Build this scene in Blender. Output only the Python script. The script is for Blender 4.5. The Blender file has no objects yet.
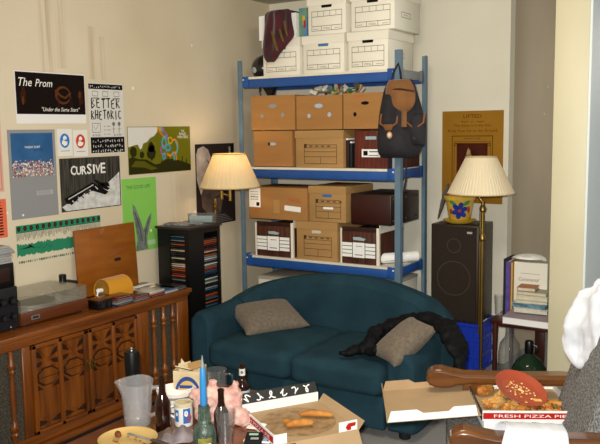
import bpy, bmesh, math, random
from mathutils import Matrix, Vector, noise
random.seed(7)
R = math.radians
PI = math.pi
SC = bpy.context.scene
COL = SC.collection

# ---------------------------------------------------------------- camera
CAM_H = 1.6
FPX = 775.0
YAW, PITCH, ROLL = R(32.125), R(6.854), R(-0.816)
_f = Vector((-math.sin(YAW)*math.cos(PITCH), math.cos(YAW)*math.cos(PITCH), -math.sin(PITCH)))
_r0 = Vector((math.cos(YAW), math.sin(YAW), 0)); _u0 = _r0.cross(_f)
_r = _r0*math.cos(ROLL) + _u0*math.sin(ROLL); _u = _u0*math.cos(ROLL) - _r0*math.sin(ROLL)
cam_data = bpy.data.cameras.new('camera')
cam = bpy.data.objects.new('camera', cam_data); COL.objects.link(cam)
m = Matrix((( _r.x, _u.x, -_f.x, 0), (_r.y, _u.y, -_f.y, 0), (_r.z, _u.z, -_f.z, CAM_H), (0, 0, 0, 1)))
cam.matrix_world = m
cam_data.sensor_width = 36.0
cam_data.lens = 36.0*FPX/600.0
cam_data.clip_start = 0.05
SC.camera = cam

# ---------------------------------------------------------------- world and lights
world = bpy.data.worlds.new('world'); SC.world = world; world.use_nodes = True
bg = world.node_tree.nodes['Background']
bg.inputs[0].default_value = (1.0, 0.95, 0.84, 1); bg.inputs[1].default_value = 0.32

def add_light(name, kind, loc, energy, color, size=0.1, target=None, size_y=None):
    d = bpy.data.lights.new(name, kind); d.energy = energy; d.color = color
    if kind == 'AREA':
        d.size = size
        if size_y: d.shape = 'RECTANGLE'; d.size_y = size_y
    else: d.shadow_soft_size = size
    o = bpy.data.objects.new(name, d); COL.objects.link(o); o.location = loc
    if target is not None:
        o.rotation_euler = (Vector(target)-Vector(loc)).to_track_quat('-Z', 'Y').to_euler()
    return o
# the photographer's flash, just above the lens, and an added overhead fill that brightens the room's back
add_light('camera_flash', 'AREA', (-0.035, -0.02, 1.675), 130, (1.0, 0.965, 0.90), 0.06, (-2.35, 4.0, 1.45))
add_light('added_overhead_fill', 'AREA', (-1.3, 2.6, 2.52), 34, (1.0, 0.90, 0.72), 0.5, (-2.0, 4.6, 0.6))

# added unseen fill on the recess wall, then hallway daylight from the right
add_light('added_recess_fill', 'AREA', (-0.2, 6.3, 2.1), 6, (1.0, 0.93, 0.82), 0.7, (-1.45, 5.6, 1.2))
add_light('hall_daylight', 'AREA', (0.9, 3.9, 1.7), 9, (0.82, 0.92, 1.0), 0.8, (-0.95, 4.6, 1.4))
SC.view_settings.view_transform = 'Standard'
SC.view_settings.look = 'None'
SC.view_settings.exposure = 0.0
SC.view_settings.gamma = 1.0
SC.view_settings.use_curve_mapping = False

# ---------------------------------------------------------------- helpers
def at(px, py, x=None, y=None, z=None):
    d = _f + _r*((px-300)/FPX) - _u*((py-222)/FPX)
    if x is not None: t = x/d.x
    elif y is not None: t = y/d.y
    else: t = (z-CAM_H)/d.z
    return Vector((0, 0, CAM_H)) + d*t

def lin(c):
    if isinstance(c, str):
        c = [int(c[i:i+2], 16)/255 for i in (0, 2, 4)]
    return tuple((v/12.92 if v <= .04045 else ((v+.055)/1.055)**2.4) for v in c[:3]) + (1,)

_mats = {}
def mat(name, color, rough=0.6, metal=0.0, var=0.0, scale=8.0, stretch=(1, 1, 1), color2=None, bump=0.0, bscale=None,
        trans=0.0, coat=0.0, sheen=0.0, ior=1.45, emit=0.0, emit_color=None, detail=4.0, lo=.35, hi=.65, spec=0.5, alpha=1.0, sss=0.0):
    if name in _mats: return _mats[name]
    m = bpy.data.materials.new(name); m.use_nodes = True
    nt = m.node_tree; n = nt.nodes; l = nt.links; b = n['Principled BSDF']
    c1 = lin(color)
    if name.startswith(('poster_', 'print_', 'card_', 'flyer_', 'ribbon_', 'crowd_')) or name == 'black_ink': spec, rough = .12, .8
    b.inputs['Base Color'].default_value = c1
    b.inputs['Roughness'].default_value = rough
    b.inputs['Metallic'].default_value = metal
    b.inputs['Transmission Weight'].default_value = trans
    b.inputs['Coat Weight'].default_value = coat
    b.inputs['Sheen Weight'].default_value = sheen
    b.inputs['IOR'].default_value = ior
    b.inputs['Specular IOR Level'].default_value = spec
    b.inputs['Alpha'].default_value = alpha
    if emit:
        b.inputs['Emission Color'].default_value = lin(emit_color or color); b.inputs['Emission Strength'].default_value = emit
    if color2 is None and var:
        color2 = tuple(max(0, v*(1-var)) for v in c1[:3]) + (1,)
    elif color2 is not None: color2 = lin(color2)
    if color2 is not None or bump:
        tc = n.new('ShaderNodeTexCoord'); mp = n.new('ShaderNodeMapping'); mp.inputs['Scale'].default_value = stretch
        l.new(tc.outputs['Object'], mp.inputs['Vector'])
        if color2 is not None:
            nz = n.new('ShaderNodeTexNoise'); nz.inputs['Scale'].default_value = scale; nz.inputs['Detail'].default_value = detail
            l.new(mp.outputs[0], nz.inputs['Vector'])
            rp = n.new('ShaderNodeValToRGB'); rp.color_ramp.elements[0].position = lo; rp.color_ramp.elements[1].position = hi
            rp.color_ramp.elements[0].color = color2; rp.color_ramp.elements[1].color = c1
            l.new(nz.outputs['Fac'], rp.inputs[0]); l.new(rp.outputs[0], b.inputs['Base Color'])
        if bump:
            nb = n.new('ShaderNodeTexNoise'); nb.inputs['Scale'].default_value = bscale or scale*4; nb.inputs['Detail'].default_value = 5
            l.new(mp.outputs[0], nb.inputs['Vector'])
            bp = n.new('ShaderNodeBump'); bp.inputs['Strength'].default_value = bump; bp.inputs['Distance'].default_value = 0.01
            l.new(nb.outputs['Fac'], bp.inputs['Height']); l.new(bp.outputs[0], b.inputs['Normal'])
    _mats[name] = m
    return m

_text_cache = {}
def text_data(s, shear=0.0):
    k = (s, shear)
    if k not in _text_cache:
        c = bpy.data.curves.new('txt', 'FONT'); c.body = s; c.size = 1.0; c.shear = shear; c.resolution_u = 2
        o = bpy.data.objects.new('txt', c); COL.objects.link(o)
        dg = bpy.context.evaluated_depsgraph_get(); dg.update()
        me = bpy.data.meshes.new_from_object(o.evaluated_get(dg))
        vs = [v.co.copy() for v in me.vertices]; fs = [tuple(p.vertices) for p in me.polygons]
        bpy.data.objects.remove(o); bpy.data.curves.remove(c); bpy.data.meshes.remove(me)
        _text_cache[k] = (vs, fs)
    return _text_cache[k]

class MB:
    def __init__(s): s.v = []; s.f = []; s.m = []; s.mats = []
    def mi(s, m):
        if m not in s.mats: s.mats.append(m)
        return s.mats.index(m)
    def add(s, vs, fs, m, T=None):
        k = len(s.v); i = s.mi(m)
        for v in vs:
            v = Vector(v)
            if T is not None: v = T @ v
            s.v.append(v)
        for f in fs: s.f.append(tuple(a+k for a in f)); s.m.append(i)
        return s
    def bm(s, b, m, T=None):
        b.verts.ensure_lookup_table(); b.verts.index_update()
        s.add([v.co.copy() for v in b.verts], [tuple(v.index for v in f.verts) for f in b.faces], m, T); b.free(); return s
    def box(s, c, d, m, rot=None, bev=0.0, seg=2):
        b = bmesh.new(); bmesh.ops.create_cube(b, size=1.0)
        for v in b.verts: v.co = Vector((v.co.x*d[0], v.co.y*d[1], v.co.z*d[2]))
        if bev: bmesh.ops.bevel(b, geom=b.edges[:], offset=min(bev, min(d)*.49), segments=seg, profile=.5, affect='EDGES')
        T = Matrix.Translation(c)
        if rot is not None:
            from mathutils import Euler
            T = T @ Euler(rot).to_matrix().to_4x4()
        return s.bm(b, m, T)
    def bb(s, x0, x1, y0, y1, z0, z1, m, bev=0.0):
        return s.box(((x0+x1)/2, (y0+y1)/2, (z0+z1)/2), (abs(x1-x0), abs(y1-y0), abs(z1-z0)), m, bev=bev)
    def tube(s, pts, r, m, n=12, caps=True, flat=1.0):
        pts = [Vector(p) for p in pts]; N = len(pts)
        rs = r if isinstance(r, (list, tuple)) else [r]*N
        vs = []; fs = []; up = None
        for i, p in enumerate(pts):
            t = (pts[min(i+1, N-1)] - pts[max(i-1, 0)]).normalized()
            if up is None:
                up = Vector((0, 0, 1)) if abs(t.z) < .9 else Vector((1, 0, 0))
            a = t.cross(up)
            if a.length < 1e-4: a = t.orthogonal()
            a.normalize(); b = a.cross(t).normalized(); up = b
            for k in range(n):
                w = 2*PI*k/n
                vs.append(p + a*math.cos(w)*rs[i] + b*math.sin(w)*rs[i]*flat)
        for i in range(N-1):
            for k in range(n):
                k2 = (k+1) % n; fs.append((i*n+k, i*n+k2, (i+1)*n+k2, (i+1)*n+k))
        if caps: fs.append(tuple(range(n))[::-1]); fs.append(tuple(range((N-1)*n, N*n)))
        return s.add(vs, fs, m)
    def lathe(s, prof, m, c=(0, 0, 0), n=24, T=None):
        vs = []; fs = []; N = len(prof)
        for r, z in prof:
            for k in range(n):
                w = 2*PI*k/n; vs.append((c[0]+r*math.cos(w), c[1]+r*math.sin(w), c[2]+z))
        for i in range(N-1):
            for k in range(n):
                k2 = (k+1) % n; fs.append((i*n+k, i*n+k2, (i+1)*n+k2, (i+1)*n+k))
        if prof[0][0] > 0: fs.append(tuple(range(n))[::-1])
        if prof[-1][0] > 0 and prof[-1] != prof[0]: fs.append(tuple(range((N-1)*n, N*n)))
        return s.add(vs, fs, m, T)
    def shell(s, prof, t, m, c=(0, 0, 0), n=32, T=None):
        """open vessel: outer profile up, inner profile down"""
        inner = [(max(r-t, .0005), z+(t if i == 0 else 0)) for i, (r, z) in enumerate(prof)]
        full = [(0.0005, prof[0][1])] + prof + inner[::-1] + [(0.0005, prof[0][1]+t)]
        vs = []; fs = []
        for r, z in full:
            for k in range(n):
                w = 2*PI*k/n; vs.append((c[0]+r*math.cos(w), c[1]+r*math.sin(w), c[2]+z))
        for i in range(len(full)-1):
            for k in range(n):
                k2 = (k+1) % n; fs.append((i*n+k, i*n+k2, (i+1)*n+k2, (i+1)*n+k))
        return s.add(vs, fs, m, T)
    def prism(s, poly, z0, z1, m, T=None):
        n = len(poly)
        a = sum(poly[i][0]*poly[(i+1) % n][1]-poly[(i+1) % n][0]*poly[i][1] for i in range(n))
        if a < 0: poly = poly[::-1]
        vs = [(p[0], p[1], z0) for p in poly] + [(p[0], p[1], z1) for p in poly]
        fs = [tuple(range(n))[::-1], tuple(range(n, 2*n))] + [(i, (i+1) % n, n+(i+1) % n, n+i) for i in range(n)]
        return s.add(vs, fs, m, T)
    def ell(s, c, r, m, seg=16, rot=None, jit=0.0, js=8.0):
        b = bmesh.new(); bmesh.ops.create_uvsphere(b, u_segments=seg, v_segments=max(6, seg*2//3), radius=1.0)
        off = Vector((random.random()*50, random.random()*50, 0))
        for v in b.verts:
            k = 1 + jit*noise.noise(v.co*js*.3+off)
            v.co = Vector((v.co.x*r[0]*k, v.co.y*r[1]*k, v.co.z*r[2]*k))
        T = Matrix.Translation(c)
        if rot is not None:
            from mathutils import Euler
            T = T @ Euler(rot).to_matrix().to_4x4()
        return s.bm(b, m, T)
    def text(s, t, x, y, h, m, z=0.0, width=None, shear=0.0, T=None, align='l', rot=0.0, height=None):
        vs, fs = text_data(t, shear)
        if not vs: return s
        x0 = min(v.x for v in vs); x1 = max(v.x for v in vs); y0 = min(v.y for v in vs); y1 = max(v.y for v in vs)
        if height: sy = height/(y1-y0); yo = y0
        else: sy = h; yo = 0
        sx = sy if width is None else width/(x1-x0)
        off = {'l': x0, 'c': (x0+x1)/2, 'r': x1}[align]
        c, sn = math.cos(rot), math.sin(rot); out = []
        for v in vs:
            a = (v.x-off)*sx; b = (v.y-yo)*sy
            out.append((x+a*c-b*sn, y+a*sn+b*c, z))
        return s.add(out, fs, m, T)
    def quad(s, x0, x1, y0, y1, z, m, T=None):
        return s.add([(x0, y0, z), (x1, y0, z), (x1, y1, z), (x0, y1, z)], [(0, 1, 2, 3)], m, T)
    def poly(s, pts, z, m, T=None):
        n = len(pts); a = sum(pts[i][0]*pts[(i+1) % n][1]-pts[(i+1) % n][0]*pts[i][1] for i in range(n))
        if a < 0: pts = pts[::-1]
        return s.add([(p[0], p[1], z) for p in pts], [tuple(range(n))], m, T)
    def disc(s, x, y, rx, ry, z, m, n=24, T=None, jit=0.0):
        return s.poly([(x+rx*(1+jit*random.uniform(-1, 1))*math.cos(2*PI*k/n), y+ry*(1+jit*random.uniform(-1, 1))*math.sin(2*PI*k/n)) for k in range(n)], z, m, T)
    def stroke(s, pts, w, z, m, T=None):
        n = len(pts); L = []; Rr = []
        for i in range(n):
            a = Vector(pts[max(i-1, 0)]); b = Vector(pts[min(i+1, n-1)]); d = (b-a)
            if d.length < 1e-9: d = Vector((1, 0))
            d.normalize(); q = Vector((-d.y, d.x))*w/2; p = Vector(pts[i]); L.append(p+q); Rr.append(p-q)
        vs = [(p.x, p.y, z) for p in L]+[(p.x, p.y, z) for p in Rr]
        return s.add(vs, [(n+i, n+i+1, i+1, i) for i in range(n-1)], m, T)
    def frame(s, x0, x1, y0, y1, w, z, m, T=None):
        s.quad(x0, x1, y0, y0+w, z, m, T); s.quad(x0, x1, y1-w, y1, z, m, T)
        s.quad(x0, x0+w, y0+w, y1-w, z, m, T); return s.quad(x1-w, x1, y0+w, y1-w, z, m, T)
    def rows(s, rows, m, M=16, thick=0.05, fold=0.0, freq=3.0, T=None, back=0.3, pw=0.5, seed=0.0):
        """solid soft shape: rows = [(v, u0, u1)], bulging to +Z, flatter behind"""
        N = len(rows); vs = []; fs = []
        for side in (1, -1):
            for i, (v, u0, u1) in enumerate(rows):
                e = min(1, 4*min(i, N-1-i)/max(1, N-1)+.12)**.5
                for k in range(M+1):
                    t = k/M; u = u0+(u1-u0)*t
                    b = max(0.0, math.sin(PI*t))**pw*e
                    w = thick*b*(1 if side > 0 else -back)
                    w += fold*b*noise.noise(Vector((u*freq*6, v*freq*2.2, seed)))*(1 if side > 0 else .4)
                    vs.append((u, v, w))
        W = M+1; off = N*W
        for i in range(N-1):
            for k in range(M):
                a = i*W+k
                fs.append((a, a+1, a+W+1, a+W)); fs.append((off+a+1, off+a, off+a+W, off+a+W+1))
        for i in range(N-1):
            a = i*W; fs.append((a+W, off+a+W, off+a, a)); a = i*W+M; fs.append((a, off+a, off+a+W, a+W))
        for k in range(M):
            fs.append((k, off+k, off+k+1, k+1)); a = (N-1)*W+k; fs.append((a+1, off+a+1, off+a, a))
        return s.add(vs, fs, m, T)
    def build(s, name, parent=None, loc=(0, 0, 0), rot=(0, 0, 0), smooth=True, angle=38, sub=0, bev=0.0, remesh=0.0, disp=0.0, dscale=.05, smoothit=0, fixn=False):
        me = bpy.data.meshes.new(name)
        me.from_pydata([tuple(v) for v in s.v], [], s.f)
        for mm in s.mats: me.materials.append(mm)
        me.polygons.foreach_set('material_index', s.m)
        me.validate(); 
        if fixn:
            b = bmesh.new(); b.from_mesh(me); bmesh.ops.recalc_face_normals(b, faces=b.faces[:]); b.to_mesh(me); b.free()
        if smooth:
            me.polygons.foreach_set('use_smooth', [True]*len(me.polygons))
            if not (sub or remesh): me.set_sharp_from_angle(angle=R(angle))
        me.update()
        o = bpy.data.objects.new(name, me); COL.objects.link(o)
        o.location = loc; o.rotation_euler = rot
        if parent is not None: o.parent = parent
        if bev:
            mo = o.modifiers.new('bevel', 'BEVEL'); mo.width = bev; mo.segments = 2; mo.limit_method = 'ANGLE'; mo.angle_limit = R(40)
        if remesh:
            mo = o.modifiers.new('remesh', 'REMESH'); mo.mode = 'VOXEL'; mo.voxel_size = remesh; mo.use_smooth_shade = True
        if smoothit:
            mo = o.modifiers.new('smooth', 'SMOOTH'); mo.factor = .5; mo.iterations = smoothit
        if sub:
            mo = o.modifiers.new('sub', 'SUBSURF'); mo.levels = sub; mo.render_levels = sub
        if disp:
            tx = bpy.data.textures.new(name+'_folds', 'CLOUDS'); tx.noise_scale = dscale
            mo = o.modifiers.new('folds', 'DISPLACE'); mo.texture = tx; mo.strength = disp; mo.mid_level = .5; mo.texture_coords = 'LOCAL'
        return o

def thing(name, label, cat, loc=(0, 0, 0), rot=0.0, group=None):
    o = bpy.data.objects.new(name, None); COL.objects.link(o); o.empty_display_size = .1
    o.location = loc; o.rotation_euler = rot if isinstance(rot, (tuple, list)) else (0, 0, rot)
    return tag(o, label, cat, group)
def tag(o, label, cat, group=None, kind=None):
    o['label'] = label; o['category'] = cat
    if group: o['group'] = group
    if kind: o['kind'] = kind
    return o
def struct(name, b, **k):
    o = b.build(name, **k); o['kind'] = 'structure'; return o

# ---------------------------------------------------------------- materials
ROOM_L, ROOM_B, CEIL = -3.42, 5.05, 2.55
def wall_mat(name, base, blotch, stains=(), block=False):
    m = mat(name, base, .85, color2=blotch, scale=1.3, lo=.25, hi=.6, bump=.12, bscale=60)
    nt = m.node_tree; n = nt.nodes; l = nt.links; b = n['Principled BSDF']
    src = b.inputs['Base Color'].links[0].from_socket
    tc = [x for x in n if x.type == 'TEX_COORD'][0]
    sep = n.new('ShaderNodeSeparateXYZ'); l.new(tc.outputs['Object'], sep.inputs[0])
    def math_(op, a, b_=None, clamp=False):
        q = n.new('ShaderNodeMath'); q.operation = op; q.use_clamp = clamp
        for i, v in enumerate((a, b_)):
            if v is None: continue
            if isinstance(v, (int, float)): q.inputs[i].default_value = v
            else: l.new(v, q.inputs[i])
        return q.outputs[0]
    # small chips of lost paint
    vo = n.new('ShaderNodeTexVoronoi'); vo.inputs['Scale'].default_value = 4.2; l.new(tc.outputs['Object'], vo.inputs['Vector'])
    chip = math_('LESS_THAN', vo.outputs['Distance'], .045)
    mx = n.new('ShaderNodeMix'); mx.data_type = 'RGBA'; l.new(math_('MULTIPLY', chip, .6), mx.inputs[0])
    l.new(src, mx.inputs[6]); mx.inputs[7].default_value = lin('f2efe6'); src = mx.outputs[2]
    for (c, w, z0, z1, amt) in stains:
        mp = n.new('ShaderNodeMapping'); mp.inputs['Scale'].default_value = (1, 42, 1.0); l.new(tc.outputs['Object'], mp.inputs['Vector'])
        nz = n.new('ShaderNodeTexNoise'); nz.inputs['Scale'].default_value = 1.6; nz.inputs['Detail'].default_value = 3; l.new(mp.outputs[0], nz.inputs['Vector'])
        band = math_('SUBTRACT', 1.0, math_('DIVIDE', math_('ABSOLUTE', math_('SUBTRACT', sep.outputs['Y'], c)), w), True)
        band = math_('MULTIPLY', band, math_('GREATER_THAN', sep.outputs['Z'], z0))
        band = math_('MULTIPLY', band, math_('LESS_THAN', sep.outputs['Z'], z1))
        st = math_('MULTIPLY', math_('MULTIPLY', math_('SUBTRACT', nz.outputs['Fac'], .38), 6.0, True), band)
        mx = n.new('ShaderNodeMix'); mx.data_type = 'RGBA'; l.new(math_('MULTIPLY', st, amt), mx.inputs[0])
        l.new(src, mx.inputs[6]); mx.inputs[7].default_value = lin('8f6a3c'); src = mx.outputs[2]
    l.new(src, b.inputs['Base Color'])
    return m
W_LEFT = wall_mat('painted_plaster_left', 'd2c6ad', 'c7b99c', stains=[(2.90, .06, 1.92, 9, .42), (3.00, .05, 1.95, 9, .25), (3.22, .035, 1.90, 2.2, .35), (3.30, .03, 1.9, 2.15, .28), (3.95, .12, .95, 1.32, .25)])
W_BACK = wall_mat('painted_plaster_back', 'dcd8c8', 'd2cdb9')
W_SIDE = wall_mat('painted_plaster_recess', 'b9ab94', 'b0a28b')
M_CEIL = mat('ceiling_paint', 'b9b2a2', .9, var=.06, scale=2, bump=.1, bscale=70)
M_CARPET = mat('grey_carpet', '9d9c9a', .95, color2='6f6e6d', scale=160, lo=.3, hi=.7, bump=.6, bscale=220)
M_TRIM = mat('cream_trim', 'cfc7a8', .5, var=.04, scale=3)
M_TRIM_DAYLIT = mat('daylight_tinted_trim', 'd9e2e2', .5, var=.04, scale=3)  # cool daylight on the column's right-hand side, put into the colour
M_BLACK = mat('black_lacquer', '0c0b0b', .35)
M_BLACKM = mat('black_matte', '121112', .7)
M_INK = mat('black_ink', '131110', .6)
M_WHITE = mat('white_paper', 'efefec', .7)
M_STEEL = mat('grey_blue_enamel', '637c8f', .45, var=.15, scale=14, metal=.1)
M_STEELG = mat('bare_grey_steel', '7b8087', .4, metal=.35, var=.12, scale=9)
M_BLUE = mat('royal_blue_enamel', '225096', .4, var=.12, scale=10)
M_DECK = mat('whitewashed_board', 'ddd6c4', .7, var=.08, scale=12)
M_CARD = mat('kraft_cardboard', 'a5753f', .8, var=.1, scale=3, stretch=(1, 1, 6), bump=.05)
M_CARD2 = mat('light_kraft_cardboard', 'ab8450', .8, var=.08, scale=3, stretch=(1, 1, 5))
M_CARDIN = mat('box_interior_kraft', 'b09470', .85, var=.1, scale=8)
M_CREAM = mat('cream_box_board', 'e6e1d2', .7, var=.04, scale=4)
M_LINE = mat('printed_grey_line', '5c584f', .7)
M_BROWNLINE = mat('printed_brown_line', '4d3319', .7)
M_WGRAIN = mat('printed_woodgrain', '5a2c18', .6, color2='2e140b', scale=6, stretch=(14, 14, .8))
M_WGRAIN2 = mat('dark_walnut_vinyl', '3a1c12', .45, color2='241009', scale=5, stretch=(1, 1, 12))
def wood(name, a, b, rough=.35, st=(2, 22, 22), scale=1.6, coat=.25):
    return mat(name, a, rough, color2=b, scale=scale, stretch=st, coat=coat, lo=.3, hi=.7, detail=6, bump=.04)
M_OAK = wood('oiled_walnut_y', '804613', '57290b', st=(20, 1.6, 20))
M_OAKV = wood('oiled_walnut_vertical', '84480f', '51270a', st=(16, 16, 1.4))
M_OAKD = wood('walnut_dark_groove', '3b1c09', '261105', st=(16, 16, 1.4))
M_OAKX = wood('oiled_walnut_x', '8a5226', '5f3212', st=(1.6, 20, 20))
M_LIDW = wood('varnished_veneer', '96560f', '7d430b', rough=.4, st=(3, 3, 14), scale=1.4)
M_GRILLE = mat('woven_grille_cloth', '4a4438', .9, color2='26221b', scale=120, lo=.4, hi=.6, bump=.3)
M_TEAL = mat('teal_upholstery', '233f4a', .95, color2='1c343e', scale=5, sheen=.0, bump=.15, bscale=260, spec=.15)
M_TAUPE = mat('taupe_pillow_cloth', '72675a', .95, color2='625749', scale=60, sheen=.1, bump=.15, bscale=200)
M_JACKET = mat('black_nylon', '08090c', .7, spec=.2)
M_TWEED = mat('grey_speckled_tweed', '8f8f8c', .95, color2='55565a', scale=110, lo=.42, hi=.6, bump=.5, bscale=150)
M_CLOTH = mat('white_cotton', 'cdd0d6', .85, sheen=.1, bump=.7, bscale=9, stretch=(2.2, 1, .7))
M_BRASS = mat('aged_brass', '94783f', .32, metal=.9, var=.2, scale=10)
M_GLASS = mat('clear_glass', 'f4fafa', .03, trans=1.0, ior=1.3)
M_PLASTIC = mat('clear_plastic', 'e6e8ea', .12, trans=.93, ior=1.25)
def thin_glass(name, color, base=.06, edge=.75, body=.25, rough=.04):
    m = bpy.data.materials.new(name); m.use_nodes = True; nt = m.node_tree; n = nt.nodes; l = nt.links; n.remove(n['Principled BSDF'])
    t = n.new('ShaderNodeBsdfTransparent'); g = n.new('ShaderNodeBsdfGlossy'); g.inputs['Roughness'].default_value = rough; d = n.new('ShaderNodeBsdfDiffuse'); d.inputs[0].default_value = lin(color)
    lw = n.new('ShaderNodeLayerWeight'); lw.inputs[0].default_value = .35
    a = n.new('ShaderNodeMixShader'); a.inputs[0].default_value = body; l.new(t.outputs[0], a.inputs[1]); l.new(d.outputs[0], a.inputs[2])
    mr = n.new('ShaderNodeMapRange'); mr.inputs['To Min'].default_value = base; mr.inputs['To Max'].default_value = edge; l.new(lw.outputs['Facing'], mr.inputs['Value'])
    x = n.new('ShaderNodeMixShader'); l.new(mr.outputs[0], x.inputs[0]); l.new(a.outputs[0], x.inputs[1]); l.new(g.outputs[0], x.inputs[2]); l.new(x.outputs[0], n['Material Output'].inputs[0]); return m
M_GLASS = thin_glass('thin_clear_glass', 'dfe8ea', .04, .45, .025)
M_AMBER = mat('brown_bottle_glass', '210b04', .08, spec=.5)
M_GREENG = mat('green_bottle_glass', '2e4b34', .08, trans=.6, ior=1.3)

# ---------------------------------------------------------------- the room
struct('floor', MB().bb(ROOM_L-.1, 1.2, -.4, 7.3, -.1, 0, M_CARPET))
struct('ceiling', MB().bb(ROOM_L-.1, 1.2, 1.4, 7.3, CEIL, CEIL+.1, M_CEIL))
struct('wall_left', MB().bb(ROOM_L-.1, ROOM_L, -.4, ROOM_B+.1, 0, CEIL, W_LEFT))
BX = at(508.5, 150, y=ROOM_B).x
struct('wall_back', MB().bb(ROOM_L, BX, ROOM_B, ROOM_B+.1, 0, CEIL, W_BACK))
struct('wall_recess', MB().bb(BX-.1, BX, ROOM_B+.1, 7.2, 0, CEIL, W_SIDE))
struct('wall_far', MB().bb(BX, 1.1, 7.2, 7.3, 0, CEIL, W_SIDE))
CY = 4.40
cx0 = at(551, 200, y=CY).x; cx1 = at(585, 200, y=CY).x
struct('trim_1', MB().bb(cx0, cx1, CY, CY+.14, 0, CEIL, M_TRIM, bev=.004))
struct('wall_right', MB().bb(cx1-.10, cx1, CY+.14, 5.0, 0, CEIL, M_TRIM_DAYLIT))
struct('trim_2', MB().bb(cx1, cx1+.012, CY+.004, CY+.5, 0, CEIL, M_TRIM_DAYLIT))
struct('baseboard_back', MB().bb(ROOM_L+.012, BX, ROOM_B-.012, ROOM_B, 0, .07, W_BACK, bev=.004))
struct('baseboard_left', MB().bb(ROOM_L, ROOM_L+.012, 0, ROOM_B-.012, 0, .07, W_LEFT, bev=.004))

# ================================================================ console
CF, CR, CT = -3.03, ROOM_L+.012, .655      # front face, rear, top height
con = thing('stereo_console', 'long carved walnut stereo console cabinet along the poster wall', 'cabinet', (-3.225, 2.72, 0))
OX, OY = 3.225, -2.72
def cl(b, name, par=None, **k): return b.build(name, par or con, **k)
Y0, Y1 = 1.90, 3.545
b = MB(); b.bb(CR+OX, CF-.02+OX, Y0+OY, Y1-.01+OY, .09, CT-.03, M_OAKV)
b.bb(CR+OX, CF-.05+OX, Y0+.03+OY, Y1-.04+OY, .0, .09, M_OAKD)
b.bb(CF-.02+OX, CF+.0+OX, Y0+OY, Y1-.01+OY, .585, CT-.03, M_OAK); b.bb(CF-.02+OX, CF+.004+OX, Y0+OY, Y1-.01+OY, .09, .135, M_OAK)
for (a, c) in ((3.435, 3.535), (3.09, 3.19), (2.325, 2.375), (1.905, 1.96)):
    b.bb(CF-.02+OX, CF+.002+OX, a+OY, c+OY, .135, .585, M_OAKV, bev=.003)
cl(b, 'cabinet_body', bev=.002)
b = MB(); b.bb(CR+OX, CF+.02+OX, Y0-.02+OY, Y1+.01+OY, CT-.028, CT, M_OAK, bev=.006)
b.bb(CR+.01+OX, CF+.008+OX, Y0-.01+OY, Y1+OY, CT-.045, CT-.028, M_OAK, bev=.005); cl(b, 'cabinet_top')
b = MB(); b.bb(CF-.05+OX, CF+.025+OX, Y0-.01+OY, Y1+OY, .055, .085, M_OAK, bev=.008); cl(b, 'plinth_molding')
def grille(ya, yb):
    b = MB(); b.bb(CF-.022+OX, CF-.012+OX, ya+OY, yb+OY, .135, .585, M_GRILLE)
    g = cl(b, 'speaker_grille')
    n = 3
    for i in range(n):
        y = ya+(yb-ya)*(i+.5)/n+OY; z0 = .135
        prof = [(.009, 0), (.011, .03), (.016, .045), (.010, .055), (.016, .07), (.017, .085), (.010, .10), (.008, .12), (.011, .2), (.012, .25), (.009, .30), (.0075, .335), (.014, .35), (.009, .36), (.015, .375), (.015, .385), (.009, .40), (.009, .45)]
        MB().lathe([(r_*1.3, z_) for r_, z_ in prof], M_OAKV, c=(CF-.001+OX, y, z0), n=14).build('spindle', g)
grille(3.19, 3.435); grille(1.96, 2.325)
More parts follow.
